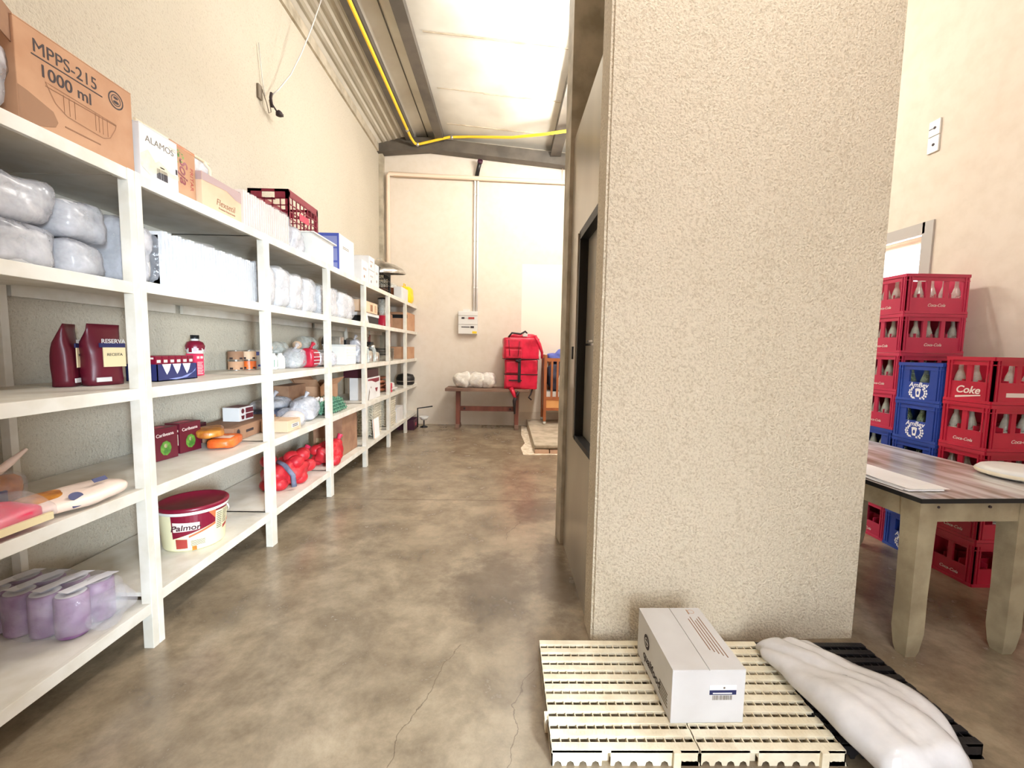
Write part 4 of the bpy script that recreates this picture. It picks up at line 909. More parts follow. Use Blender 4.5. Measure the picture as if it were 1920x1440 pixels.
b = bm_(); wrap_patch(b, -1.02, -.88, .003, .003, .027, .027, .002); mk('yellow_mark', b, 'amber', t)
a = -1.17; r = .1468
txt(t, 'Palmor', .042, Matrix.Translation((r * math.cos(a), r * math.sin(a), 0)) @ Matrix.Rotation(a + PI / 2, 4, 'Z') @ Matrix.Rotation(PI / 2, 4, 'X'), 0, .138, 'maroon_deep', .0006, .15)
b = bm_(); lathe(b, [(.150, .205), (.153, .21), (.153, .222), (.150, .226)], seg=48); mk('white_rim', b, 'white', t)
b = bm_(); lathe(b, [(.154, .222), (.156, .226), (.156, .238), (.15, .244), (.14, .242), (.136, .234), (.02, .234), (0, .234)], seg=48); mk('lid', b, 'winered', t)
b = bm_(); tube(b, [(.152 * math.cos(a), .152 * math.sin(a), .2 - .07 * math.sin((a - .3) / 1.6 * PI)) for a in [.3 + .16 * k for k in range(11)]], .004, 6); mk('carry_handle', b, 'white', t)
def net_bag(label, loc, n, d, seed, band=True):
    t = T('onion_bag', label, 'onion bag', loc); rnd = random.Random(seed); b = bm_()
    for k in range(n):
        x, y = rnd.uniform(-d[0] / 2, d[0] / 2) * .75, rnd.uniform(-d[1] / 2, d[1] / 2) * .85; z = .045 + (0 if k < n * .55 else rnd.uniform(.04, d[2] - .07))
        blob(b, (x, y, z), (.12, .13, .105), 2.1, .004, 10, k, 18, 12, flat=False)
    mk('onions', b, 'red', t)
    b = bm_(); blob(b, (0, 0, d[2] * .40), (d[0] * .96, d[1] * .98, d[2] * .80), 2.4, .045, 11, seed, 40, 24); mk('net_skin', b, 'red', t)
    b = bm_(); tube(b, [(.0, d[1] * .42, d[2] * .5), (.02, d[1] * .5, d[2] * .75), (.04, d[1] * .58, d[2] * 1.0)], .02, 8, rs=[.05, .012, .028]); mk('tied_neck', b, 'pinkred', t)
    if band:
        f = Matrix.Translation((.05, -d[1] * .32, d[2] * .55)) @ Matrix.Rotation(.9, 4, 'Y') @ Matrix.Rotation(PI / 2, 4, 'Z')
        b = bm_(); tube(b, [(d[0] * .5, -d[1] * .36, .02), (d[0] * .45, -d[1] * .33, .11), (d[0] * .2, -d[1] * .28, .18), (-.02, -d[1] * .2, .20)], .02, 6); mk('printed_band', b, 'greytray', t)
    return t
net_bag('red net bag of onions in the second full bay with a grey band', (-1.82, 3.52, Z1), 22, (.30, .52, .24), 3)
net_bag('red net bag of onions behind the third post with a tied neck', (-1.73, 4.14, Z1), 14, (.24, .36, .24), 8, False)
d = (.30, .44, .42); t = carton('cardboard_carton', 'tall brown carton with an umbrella mark on the bottom shelf', 'carton', (-1.83, 4.59, Z1), d, 'kraft_dark')
f = fmat('-y', corner('-y', d)); b = bm_()
for a in ((.17, .29, .05, .06), (.17, .29, .17, .18), (.17, .18, .05, .18), (.28, .29, .05, .18), (.228, .233, .08, .15)): rect(b, f, *a)
poly(b, f, [(.195, .12), (.265, .12), (.25, .148), (.23, .155), (.207, .148)]); mk('umbrella_mark', b, 'ink', t)
b = bm_(); barcode(b, f, .03, .13, .14, .19, n=10); mk('bar_code', b, 'cream', t)
gt = 'cream egg trays on the bottom shelf of the fourth bay'
c0 = None
for k in range(12):
    lab = 'cream pulp egg tray in the tall stack of the fourth bay, ' + ('at the bottom' if k == 0 else 'at the very top' if k == 11 else 'among the middle ones')
    if c0 is None: c0 = egg_tray('egg_tray', 'lowest cream pulp tray in the tall stack of the fourth bay', (-1.78, 5.50, Z1), 'cream_tray', 5, 6, gt); continue
    dup(c0, (-1.78 + random.uniform(-.006, .006), 5.50 + random.uniform(-.006, .006), Z1 + k * .034), 0, 'topmost cream pulp tray in the tall stack of the fourth bay' if k == 11 else 'cream pulp egg tray within the tall stack of the fourth bay')
c1 = None
for k in range(12):
    if c1 is None: c1 = dup(c0, (-1.76, 6.18, Z1), 0, 'lowest cream pulp tray in the stack past the fifth post', 'cream egg trays on the bottom shelf of the fifth bay'); continue
    dup(c1, (-1.76 + random.uniform(-.006, .006), 6.18, Z1 + k * .034), 0, 'topmost cream pulp tray in the stack past the fifth post' if k == 11 else 'cream pulp egg tray within the stack past the fifth post')
t = T('board', 'pale board leaning against the cream trays of the fourth bay', 'board', (-1.625, 5.35, Z1), 0)
b = bm_(); bx(b, 0, .008, -.12, .12, 0, .24, 0, .002, mt=Matrix.Rotation(-.06, 4, 'Y')); mk('board_panel', b, 'paper', t)
b = bm_(); bx(b, .008, .012, -.12, -.11, 0, .24, mt=Matrix.Rotation(-.06, 4, 'Y')); mk('board_edge', b, 'cribpanel', t)
carton('cardboard_carton', 'white carton on the bottom shelf between the fifth and sixth posts', 'carton', (-1.78, 6.58, Z1), (.3, .4, .22), 'carton_white')
t = T('crate_bin', 'dark purple plastic bin on the floor under the last bay', 'bin', (-1.66, 7.24, 0))
b = bm_(); prism(b, [(-.16, 0), (.16, 0), (.19, .17), (.175, .17), (.15, .012), (-.15, .012), (-.175, .17), (-.19, .17)], -.14, .14, 'x'); bx(b, -.14, -.13, -.17, .17, 0, .165); bx(b, .13, .14, -.17, .17, 0, .165); mk('bin_body', b, 'purple', t)
b = bm_(); bx(b, .141, .143, -.07, .03, .06, .11); mk('pink_label', b, 'redcrate2', t)
t = T('floor_fan', 'small stand with a bent black bar and a white bowl by the shelf end', 'stand', (-1.46, 7.38, 0))
b = bm_(); tube(b, [(-.06, 0, 0), (-.06, 0, .33), (.2, 0, .37)], .012, 8); mk('bent_bar', b, 'blackplastic', t)
b = bm_(); lathe(b, [(.0, .12), (.05, .13), (.085, .19), (.08, .19), (.045, .138), (0, .128)], .05, 0, 0, 24, mt=None); mk('bowl', b, 'white', t)
b = bm_(); lathe(b, [(.07, 0), (.06, .015), (.012, .03), (.012, .125)], .05, 0, 0, 20); mk('foot', b, 'blackplastic', t)

# ================================================================ BACK WALL
t = T('breaker_box', 'white two-row breaker box on the back wall with a yellow sticker', 'breaker box', (-.675, YB - .005, 1.645))
b = bm_(); bx(b, -.17, .17, -.09, 0, 0, .40, 0, .008); mk('box_body', b, 'white', t)
f = Matrix.Translation((-.17, -.09, 0)) @ Matrix.Rotation(PI / 2, 4, 'X')
b = bm_(); rect(b, f, .0, .34, .165, .17, t=.002); rect(b, f, .0, .34, .32, .326, t=.002); rect(b, f, .05, .28, .12, .126, t=.003); rect(b, f, .05, .28, .275, .28, t=.003); mk('door_gap', b, 'ink_grey', t)
b = bm_(); rect(b, f, .06, .11, .265, .295, t=.004); rect(b, f, .06, .20, .115, .13, t=.004); rect(b, f, .22, .28, .105, .14, t=.004); mk('breaker_row', b, 'ink', t)
b = bm_(); rect(b, f, .18, .285, .262, .298, t=.004); mk('red_window', b, 'sausage', t)
b = bm_(); rect(b, f, .25, .33, .01, .05, t=.003); mk('yellow_sticker', b, 'yellow', t)
b = bm_(); bx(b, -.09, .02, -.05, 0, .40, .44); mk('cable_entry', b, 'white', t)
for i, x in enumerate((-.575, -.525)):
    t = T('conduit', ['left', 'right'][i] + ' one of two white conduits rising from the breaker box', 'conduit', (x, YB - .03, 2.05))
    b = bm_(); tube(b, [(0, 0, 0), (.0 - (0.0), 0, 2.27)], .019, 10); mk('conduit_run', b, 'pvcwhite', t)
    b = bm_()
    for z in (.4, 1.2, 2.0): lathe(b, [(.0215, z), (.0215, z + .03)], seg=14)
    mk('conduit_clip', b, 'white', t)
t = T('drain_pipe', 'cream pipe running across the top of the back wall and down the corner', 'pipe', (-2.08, YB - .05, 0))
b = bm_(); tube(b, [(0, 0, 1.2), (0, 0, 4.34), (.03, 0, 4.375), (1.0, 0, 4.345), (3.1, 0, 4.30), (5.4, 0, 4.26)], .035, 12); mk('pipe_run', b, 'pvc', t)
b = bm_(); tube(b, [(3.02, 0, 4.20), (3.02, 0, 4.55)], .006, 6); tube(b, [(.1, -.005, 4.335), (5.4, -.005, 4.225)], .012, 8); mk('pipe_strap', b, 'pvc', t)
t = T('cable_gland', 'short black hose stub poking out above the two conduits', 'hose', (-.52, YB - .03, 4.36))
b = bm_(); tube(b, [(-.03, 0, 0), (0, -.04, .12), (.03, -.10, .2)], .035, 10); mk('hose_stub', b, 'blackplastic', t)
b = bm_(); tube(b, [(.03, -.10, .2), (.04, -.13, .23)], .045, 10); mk('hose_end', b, 'purple', t)
t = T('gas_hose', 'yellow hose running along the roof beam then across to the block', 'hose', (0, 0, 0))
b = bm_()
pts = [(-1.60, y, 4.80 - .0 * y) for y in (YF, 2, 4, 5.5, 6.6)] + [(-1.60, 7.25, 4.80), (-1.56, 7.38, 4.77), (-1.48, 7.40, 4.775), (-1.0, 7.38, 4.885), (-.66, 7.36, 4.89), (0.05, 6.9, 4.68), (.51, 6.5, 4.545), (.84, 6.3, 4.505), (1.3, 6.1, 4.45), (3.3, 5.6, 4.35)]
tube(b, pts, .021, 10); mk('hose_run', b, 'yellow', t)
b = bm_()
for p in ((-1.60, 7.0, 4.80), (-1.52, 7.40, 4.77), (-.95, 7.38, 4.885)): blob(b, p, (.06, .06, .07), 2, .004, 9, 1, 10, 8, flat=False)
mk('hose_clamp', b, 'steel', t)
t = T('hanging_wires', 'loose wires with a connector hanging from a thin cable on the left wall', 'wires', (WL, 0, 0))
b = bm_(); tube(b, [(.33, 4.60, 4.90), (.32, 4.571, 4.839), (.27, 4.467, 4.514), (.22, 4.337, 4.181), (.17, 4.221, 3.916), (.12, 4.09, 3.706), (.08, 4.054, 3.639)], .006, 6); tube(b, [(.02, 3.973, 4.025), (.02, 4.014, 3.741), (.03, 4.03, 3.62)], .004, 6); mk('cable', b, 'white', t)
b = bm_(); tube(b, [(.08, 4.045, 3.65), (.08, 4.03, 3.60), (.08, 4.05, 3.53)], .013, 8); tube(b, [(.08, 4.05, 3.56), (.09, 4.10, 3.53), (.10, 4.13, 3.525)], .007, 8); lathe(b, [(0, 0), (.028, .0), (.028, .03), (.012, .045)], .10, 4.13, 3.50, 14); lathe(b, [(0, 0), (.014, 0), (.014, .02), (0, .02)], .10, 4.18, 3.52, 12); mk('connector', b, 'ink', t)
b = bm_(); tube(b, [(.02, 4.0, 3.66), (.06, 4.0, 3.54), (.06, 4.03, 3.47), (.06, 4.07, 3.50), (.05, 4.06, 3.6)], .004, 6); bx(b, .0, .02, 3.95, 4.01, 3.56, 3.68, 0, .004); mk('cable_loop', b, 'ink_grey', t)

# bench
t = T('bench', 'red-brown wooden bench with a thick plank top against the back wall', 'bench', (-.30, 7.40, 0))
b = bm_(); bx(b, -.71, .71, -.27, .17, .665, .715, 0, .006); mk('bench_top', b, 'woodtop', t)
for s in (-1, 1):
    b = bm_(); bx(b, s * .51 - .035, s * .51 + .035, -.10, .06, .05, .665, 0, .004); mk('leg', b, 'wood', t)
    b = bm_(); prism(b, [(-.20, 0), (-.20, .035), (-.1, .075), (.1, .075), (.16, .035), (.16, 0)], s * .51 - .035, s * .51 + .035, 'x'); mk('foot', b, 'woodtop', t)
b = bm_(); bx(b, -.475, .475, -.04, .0, .30, .385, 0, .003); mk('stretcher', b, 'wood', t)
b = bm_()
for s in (-1, 1): tube(b, [(s * .40, -.045, .345), (s * .40, -.065, .345)], .018, 10)
mk('stretcher_pin', b, 'ink', t)
t = T('cloth_bundle', 'white cloths in a clear bag lying on the bench', 'bag', (-.52, 7.36, .716))
for k, (x, w) in enumerate(((-.22, .3), (.05, .28), (.22, .24))):
    b = bm_(); blob(b, (x, 0, .125), (w, .27, .25), 2.4, .05, 9, 60 + k, fold=.02); mk('cloth', b, 'cloth', t)
b = bm_(); blob(b, (0, 0, .135), (.74, .32, .28), 3, .03, 9, 66); mk('plastic_bag', b, 'film_light', t)

# two red delivery bags
def delivery(label, loc, d, rz, straps):
    t = T('delivery_bag', label, 'delivery bag', loc, rz, 'red delivery bags'); dx, dy, dz = d
    b = bm_(); bx(b, -dx / 2, dx / 2, -dy / 2, dy / 2, 0, dz, 0, .02)
    bmesh.ops.subdivide_edges(b, edges=b.edges[:], cuts=5, use_grid_fill=True)
    for v in b.verts:
        n = noise.noise(v.co * 7) * .014; v.co += Vector((n, n, n * .6)) if v.co.z > .03 else Vector((n * .3, n * .3, 0))
    for f_ in b.faces: f_.smooth = True
    mk('bag_body', b, 'bagred', t)
    b = bm_()
    for s in (-1, 1): bx(b, -dx / 2 + .03, -dx / 2 + .03 + dx * .45, -dy / 2 - .035, -dy / 2 + .01, dz * (.06 if s < 0 else .55), dz * (.46 if s < 0 else .93), 0, .014)
    mk('front_pocket', b, 'bagred', t)
    b = bm_(); bx(b, -dx / 2 - .004, dx / 2 + .004, -dy / 2 - .004, dy / 2 + .004, dz * .485, dz * .515) if straps == 'low' else bx(b, -dx / 2 - .004, dx / 2 + .004, -dy / 2 - .004, dy / 2 + .004, dz * .0, dz * .03); mk('zip_band', b, 'bagblack', t)
    return t
t = delivery('lower red delivery bag overhanging the bench end', (.28, 7.37, .717), (.56, .42, .50), -.06, 'low')
b = bm_(); bx(b, -.05, .0, -.262, -.25, .12, .52); bx(b, -.2, .02, -.262, -.252, .14, .16); tube(b, [(-.02, -.26, .46), (-.09, -.27, .49)], .02, 8); mk('strap', b, 'bagblack', t)
b = bm_(); tube(b, [(-.16, -.24, .02), (-.12, -.27, -.06), (-.08, -.27, -.16)], .035, 8, rs=[.04, .035, .025]); mk('red_shoulder_strap', b, 'bagred', t)
b = bm_(); tube(b, [(-.08, -.27, -.14), (-.10, -.27, -.20), (-.09, -.27, -.42)], .02, 8, rs=[.035, .03, .014]); tube(b, [(-.10, -.27, -.17), (-.03, -.26, -.04)], .022, 8); tube(b, [(.20, -.15, .0), (.17, -.22, -.09), (.14, -.22, -.14), (.19, -.22, -.18)], .013, 8); mk('strap_buckle', b, 'bagblack', t)
t = delivery('upper red delivery bag with a top handle and white tag', (.26, 7.36, 1.222), (.60, .44, .36), .05, 'top')
b = bm_(); blob(b, (.03, 0, .37), (.50, .34, .12), 3, .03, 8, 71, flat=False); mk('top_flap', b, 'bagred', t)
b = bm_(); tube(b, [(-.22, -.2, .37), (-.17, -.22, .44), (-.02, -.22, .425), (.06, -.2, .47), (.09, -.16, .44)], .016, 8); mk('carry_handle', b, 'bagblack', t)
b = bm_(); bx(b, .02, .10, -.205, -.18, .385, .435); mk('white_tag', b, 'carton_white', t)
b = bm_(); tube(b, [(.22, -.2, .40), (.30, -.21, .26), (.35, -.2, .12), (.35, -.18, .02)], .02, 8, rs=[.03, .03, .024, .016]); mk('shoulder_strap', b, 'bagred', t)
b = bm_(); tube(b, [(-.22, -.262, .33), (-.20, -.262, .06)], .006, 6); tube(b, [(-.04, -.262, .30), (-.06, -.262, .05)], .006, 6); mk('seam', b, 'maroon', t)

# crib
t = T('baby_crib', 'orange-brown wooden crib on white castors standing on the plinth', 'crib', (.66, 7.18, .116))
W_, D_ = 1.15, .46
for x in (0, W_):
    for y in (0, D_):
        b = bm_(); bx(b, x, x + .05, y - .025, y + .025, .055, 1.19 if x == 0 else 1.17, 0, .006); mk('post', b, 'cribwood', t)
        b = bm_(); blob(b, (x + .025, y, .03), (.055, .05, .06), 2, .0, 5, 1, 16, 12); mk('castor', b, 'white', t)
for y in (0, D_):
    b = bm_(); b.free()
    for za, zb in ((1.08, 1.135), (.42, .475), (.24, .285)):
        b = bm_(); bx(b, .05, W_, y - .013, y + .013, za, zb); mk('rail', b, 'cribwood', t)
    b = bm_(); bx(b, .05, W_, y - .006, y + .006, .285, .42); mk('base_panel', b, 'cribpanel', t)
    for k in range(11):
        b = bm_(); x = .12 + k * .095; bx(b, x, x + .035, y - .009, y + .009, .475, 1.08); mk('slat', b, 'cribwood', t)
for x in (0.012, W_ + .012):
    b = bm_(); bx(b, x, x + .02, .025, D_ - .025, .24, 1.13); mk('end_panel', b, 'cribwood', t)
b = bm_(); bx(b, .05, W_, .02, D_ - .02, .475, .56); mk('mattress', b, 'white', t)
bl = bm_(); blob(bl, (0, 0, .25), (.42, .34, .52), 2.4, .08, 7, 81, fold=.03); o = mk('laundry_pile', bl, 'laundry'); o.location = (.95, 7.41, .68); tagm(o, 'dark clothes heaped inside the crib', 'clothes')
bl = bm_(); blob(bl, (0, 0, .10), (.36, .24, .20), 2.2, .05, 9, 82, fold=.03); o = mk('cloth', bl, 'bluecloth'); o.location = (.93, 7.40, 1.17); tagm(o, 'bright blue cloth on top of the heap in the crib', 'clothes')
bl = bm_(); blob(bl, (0, 0, .16), (.2, .12, .32), 2.4, .03, 8, 83, fold=.02); o = mk('cloth', bl, 'cloth'); o.location = (1.0, 7.265, .68); tagm(o, 'white cloth pressed against the front slats of the crib', 'clothes')

# ================================================================ RIGHT SIDE
t = T('light_switch', 'cream double switch plate with two screw holes on the side wall', 'switch', (WR - .001, 3.50, 3.03))
b = bm_(); bx(b, -.015, 0, -.045, .045, .13, .25, 0, .004); bx(b, -.015, 0, -.045, .045, 0, .125, 0, .004); mk('plate', b, 'white', t)
b = bm_(); 
for z in (.19, .06): tube(b, [(-.013, -.005, z), (-.018, -.005, z)], .011, 10)
bx(b, -.017, -.014, .008, .04, .186, .192); mk('screw_hole', b, 'ink', t)

def drink_crate(label, loc, m, logo, d=(.44, .30, .272), group='stacked drink crates'):
    """long side faces -y, short side faces -x; windows show the bottles"""
    t = T('drink_crate', label, 'drink crate', loc, 0, group); dx, dy, dz = d; w = .012; b = bm_()
    def side(o, L, nw, face):
        # frame boxes with nw windows between u margins, v .43..0.86 of height
        fm = fmat(face, o); v0, v1 = (.40, .84) if logo != 'coke' else (.46, .84); mu = .16 if logo == 'ambev' and nw == 1 else .10; gap = .03
        if logo == 'ambev' and nw == 1: mu = .27; v0, v1 = .50, .82
        def q(a, c, e, g): bx(b, a, c, e, g, -w, 0, mt=fm)
        q(0, L, 0, dz * v0); q(0, L, dz * v1, dz); ws = (L * (1 - 2 * mu) - gap * (nw - 1)) / nw; x = L * mu
        q(0, x, dz * v0, dz * v1)
        for k in range(nw):
            x += ws
            if k < nw - 1: q(x, x + gap, dz * v0, dz * v1); x += gap
        q(x, L, dz * v0, dz * v1)
        bx(b, 0, L, 0, .018, 0, .006, mt=fm); bx(b, 0, L, dz - .022, dz, 0, .006, mt=fm); bx(b, 0, L, dz - .05, dz - .044, 0, .004, mt=fm)
        for u in (.012, .03, L - .018, L - .036): bx(b, u, u + .008, .018, dz - .022, 0, .006, mt=fm)
    side((-dx / 2, -dy / 2, 0), dx, 3, '-y'); side((-dx / 2, dy / 2, 0), dy, 1 if logo == 'ambev' else 2, '-x')
    bx(b, dx / 2 - w, dx / 2, -dy / 2 + w, dy / 2 - w, 0, dz); bx(b, -dx / 2 + w, dx / 2, dy / 2 - w, dy / 2, 0, dz); bx(b, -dx / 2 + w, dx / 2 - w, -dy / 2 + w, dy / 2 - w, 0, .012)
    mk('crate_shell', b, m, t)
    b = bm_()
    for k in range(1, 4): x = -dx / 2 + dx * k / 4; bx(b, x - .002, x + .002, -dy / 2 + w, dy / 2 - w, .012, dz * .5)
    for k in range(1, 3): y = -dy / 2 + dy * k / 3; bx(b, -dx / 2 + w, dx / 2 - w, y - .002, y + .002, .012, dz * .5)
    mk('inner_divider', b, m, t)
    fx = fmat('-x', (-dx / 2, dy / 2, 0)); fy = fmat('-y', (-dx / 2, -dy / 2, 0))
    if logo == 'coke':
        txt(t, 'Coke', .062, fx, dy / 2, .076, 'foam_pink', .0012, .25)
        b = bm_(); poly(b, fx, [(dy * .25, .036), (dy * .5, .044), (dy * .78, .052), (dy * .78, .046), (dy * .5, .034), (dy * .25, .024)]); mk('swoosh_print', b, 'foam_pink', t)
        b = bm_(); rect(b, fy, dx * .2, dx * .6, .045, .07); mk('white_print', b, 'foam_pink', t)
    elif logo == 'cola':
        txt(t, 'Coca-Cola', .026, fx, dy / 2, .05, 'foam_pink', .0003, .3); txt(t, 'Coca-Cola', .03, fy, dx / 2, .06, 'foam_pink', .0003, .3)
    else:
        txt(t, 'AmBev', .046, fx, dy / 2, .114, 'paper', .0005, .15)
        b = bm_(); poly(b, fx, [(dy / 2 - .02, .085), (dy / 2 + .02, .085), (dy / 2 + .012, .032), (dy / 2 - .012, .032)]); disc(b, fx, dy / 2, .084, .021, 0, .008)
        for s in (-1, 1):
            for k in range(6):
                a = -1.15 + k * .38; u, v = dy / 2 + s * .055 * math.cos(a), .06 + .045 * math.sin(a)
                for q in (-.007, .007): disc(b, fx, u + q * math.cos(a), v + q * .8 * math.sin(a), .006, 0, .008, seg=8)
        mk('barley_logo', b, 'paper', t)
        b = bm_(); disc(b, fx, dy / 2, .06, .008, 0, .014, t=.002); mk('logo_mark', b, m, t)
    return t
CX = 2.86
k1 = drink_crate('red crate at the very top of the near stack, bottles showing through two holes', (CX + .21, 2.565, 4 * .28), 'redcrate', 'coke', (.42, .27, .28), 'crates of the near red stack')
near = [k1]
k2 = drink_crate('second red crate from the top of the near stack by the table', (CX + .21, 2.565, 3 * .28), 'redcrate', 'cola', (.42, .27, .278), 'crates of the near red stack')
near += [k2, dup(k2, (CX + .21, 2.565, 2 * .28), 0, 'middle red crate of the near stack, level with the table'), dup(k2, (CX + .21, 2.565, .28), 0, 'red crate one above the floor in the near stack, seen under the table'), dup(k2, (CX + .21, 2.565, 0.0), 0, 'red crate on the floor at the base of the near stack')]
k3 = drink_crate('upper blue crate with the large white barley logo, second of its stack from the top', (CX + .21, 2.875, 3 * .271), 'bluecrate', 'ambev', (.42, .315, .269), 'crates of the blue stack')
blue = [k3, dup(k3, (CX + .21, 2.875, 4 * .271), 0, 'topmost blue crate, its rim just under the camera height'), dup(k3, (CX + .21, 2.875, 2 * .271), 0, 'blue crate in the middle of the stack, cut by the table top'), dup(k3, (CX + .21, 2.875, .271), 0, 'blue crate second from the floor, seen under the table'), dup(k3, (CX + .21, 2.875, 0), 0, 'blue crate on the floor behind the near table leg')]
k3['label'] = 'blue crate second from the top of its stack, above the table edge'
k4 = drink_crate('highest faded red crate, against the bright window', (CX + .235, 3.205, 6 * .284), 'redcrate2', 'cola', (.46, .33, .282), 'crates of the tall far stack')
far = [k4, dup(k4, (CX + .235, 3.205, 5 * .284), 0, 'faded red crate second from the top of the tall far stack'), dup(k4, (CX + .235, 3.205, 4 * .284), 0, 'faded red crate third from the top, just behind the topmost blue crate'), dup(k4, (CX + .235, 3.205, 3 * .284), 0, 'red crate fourth from the top of the far stack beside the pillar edge')]
k5 = drink_crate('dark blue crate inside the far stack, right above the table', (CX + .235, 3.205, 2 * .284), 'bluecrate', 'ambev', (.46, .33, .282), 'crates of the tall far stack')
far += [k5, dup(k4, (CX + .235, 3.205, .284), 0, 'red crate second from the floor in the far stack, under the table'), dup(k4, (CX + .235, 3.205, 0), 0, 'red crate on the floor at the base of the far stack')]
# bottles standing in the crates
def bottle(mm, grp):
    t = T('glass_bottle', 'x', 'bottle', (0, 0, 0), 0, grp)
    b = bm_(); lathe(b, [(0, 0), (.026, 0), (.029, .008), (.029, .11), (.026, .14), (.013, .185), (.011, .225), (.014, .228), (.014, .238), (.011, .24)], seg=14); mk('bottle_glass', b, mm, t)
    b = bm_(); lathe(b, [(.0295, .05), (.0295, .10)], seg=14); mk('paper_label', b, 'foam_pink', t)
    return t
bA = bottle('glass', 'bottles in the red crates'); bB = bottle('glass_green', 'bottles in the blue crates')
def fill(cr, src, h, n, lab, grp, d):
    dx, dy = d; c = cr.location
    for i in range(n):
        for row in range(2):
            if row == 0: x, y = c.x - dx / 2 + .045, c.y + dy / 2 - dy * (i + .5) / n
            else: x, y = c.x - dx / 2 + .045 + (dx - .09) * (i + 1) / n, c.y - dy / 2 + .045
            dup(src, (x, y, c.z + .013), 0, lab, grp)
labs = {0: 'clear bottle in the topmost crate of the near red stack', 1: 'clear bottle in the second crate of the near red stack', 2: 'clear bottle in the middle crate of the near red stack', 3: 'bottle in the near stack crate one above the floor'}
for i in range(4): fill(near[i], bA, .24, 3, labs[i], 'bottles in near red crate, ' + ('topmost', 'second', 'middle', 'lower')[i], (.42, .27))
for i, l in enumerate(('bottle in the blue crate second from the top', 'bottle in the topmost blue crate', 'bottle in the middle blue crate')): fill(blue[i], bB, .24, 3, l, 'bottles, ' + l[14:], (.42, .31))
for i, l in enumerate(('clear bottle in the highest crate before the window', 'clear bottle in the second highest crate of the far stack', 'bottle in the third crate from the top of the far stack', 'bottle in the fourth crate from the top of the far stack', 'bottle in the dark blue crate of the far stack')): fill(far[i], bA, .24, 4, l, 'bottles, ' + l[-40:], (.46, .33))
for o in (bA, bB):
    for c in list(o.children): bpy.data.objects.remove(c)
    bpy.data.objects.remove(o)

# table
t = T('work_table', 'beige wooden table with a worn grey top and dark edge', 'table', (1.855, 1.80, 0), math.radians(2.5))
LX, LY = .90, 1.25
b = bm_(); bx(b, 0, LX, 0, LY, .752, .770, 0, .002); mk('table_top', b, 'tabletop', t)
b = bm_()
for a in ((-.002, LX + .002, -.003, 0), (-.002, LX + .002, LY, LY + .003), (-.003, 0, 0, LY), (LX, LX + .003, 0, LY)): bx(b, a[0], a[1], a[2], a[3], .748, .769)
mk('dark_edge', b, 'black', t)
b = bm_()
for a in ((.02, LX - .02, .02, .045), (.02, LX - .02, LY - .045, LY - .02), (.02, .045, .045, LY - .045), (LX - .045, LX - .02, .045, LY - .045)): bx(b, a[0], a[1], a[2], a[3], .655, .752)
mk('apron', b, 'tablepaint', t)
for x, y in ((.015, .015), (.50, .015), (.015, LY - .115), (LX - .115, LY - .115)):
    b = bm_(); pr = [(.655, 0, .092), (.60, .0, .084), (.3, .003, .078), (.12, .001, .080), (.03, .010, .064), (0, .016, .05)]; vs = []
    for z, o_, w in pr: vs.append([b.verts.new((x + o_ + q[0] * w, y + o_ + q[1] * w, z if z != .655 else .75)) for q in ((0, 0), (1, 0), (1, 1), (0, 1))])
    for r1, r2 in zip(vs, vs[1:]):
        for k in range(4): b.faces.new((r1[k], r1[(k + 1) % 4], r2[(k + 1) % 4], r2[k]))
    b.faces.new(vs[-1]); b.faces.new(vs[0][::-1]); bmesh.ops.recalc_face_normals(b, faces=b.faces); mk('leg', b, 'tablepaint', t)
b = bm_()
for p in ((.10, .018, .725), (.35, .018, .725)): tube(b, [p, (p[0], p[1] - .006, p[2])], .006, 8)
mk('screw', b, 'ink', t)
t = T('paper_sheets', 'white sheets lying on the near left part of the table', 'paper', (1.95, 2.03, .772), .05)
b = bm_(); n = 10
for L_ in range(3):
    g = [[b.verts.new((-.09 + .20 * i / n + .01 * L_, -.12 + .50 * j / n - .01 * L_, .002 + .004 * L_ + .006 * max(0, noise.noise(Vector((i * .3, j * .3, L_)))))) for j in range(n + 1)] for i in range(n + 1)]
    for i in range(n):
        for j in range(n): b.faces.new((g[i][j], g[i + 1][j], g[i + 1][j + 1], g[i][j + 1]))
mk('sheet', b, 'paper', t)
b = bm_(); bx(b, -.08, .10, -.14, -.12, .001, .008, 0, .002); mk('folded_edge', b, 'paper', t)
t = T('tub_lid', 'thick round cream lid resting on the right side of the table', 'lid', (2.72, 2.14, .773))
b = bm_(); lathe(b, [(0, 0), (.13, 0), (.16, .012), (.165, .03), (.15, .045), (.135, .05), (0, .056)], seg=40); mk('lid_disc', b, 'white', t)
b = bm_(); lathe(b, [(.166, .012), (.17, .02), (.166, .03)], seg=40); mk('lid_rim', b, 'pallet', t)
t = T('waste_bin', 'dark maroon bin at the lower right picture edge', 'bin', (2.50, 1.55, 0))
b = bm_(); lathe(b, [(0, 0), (.11, 0), (.13, .26), (.125, .26), (.105, .01), (0, .01)], seg=28); mk('bin_body', b, 'purple', t)
b = bm_(); lathe(b, [(.13, .255), (.137, .262), (.13, .27)], seg=28); mk('bin_rim', b, 'purple', t)

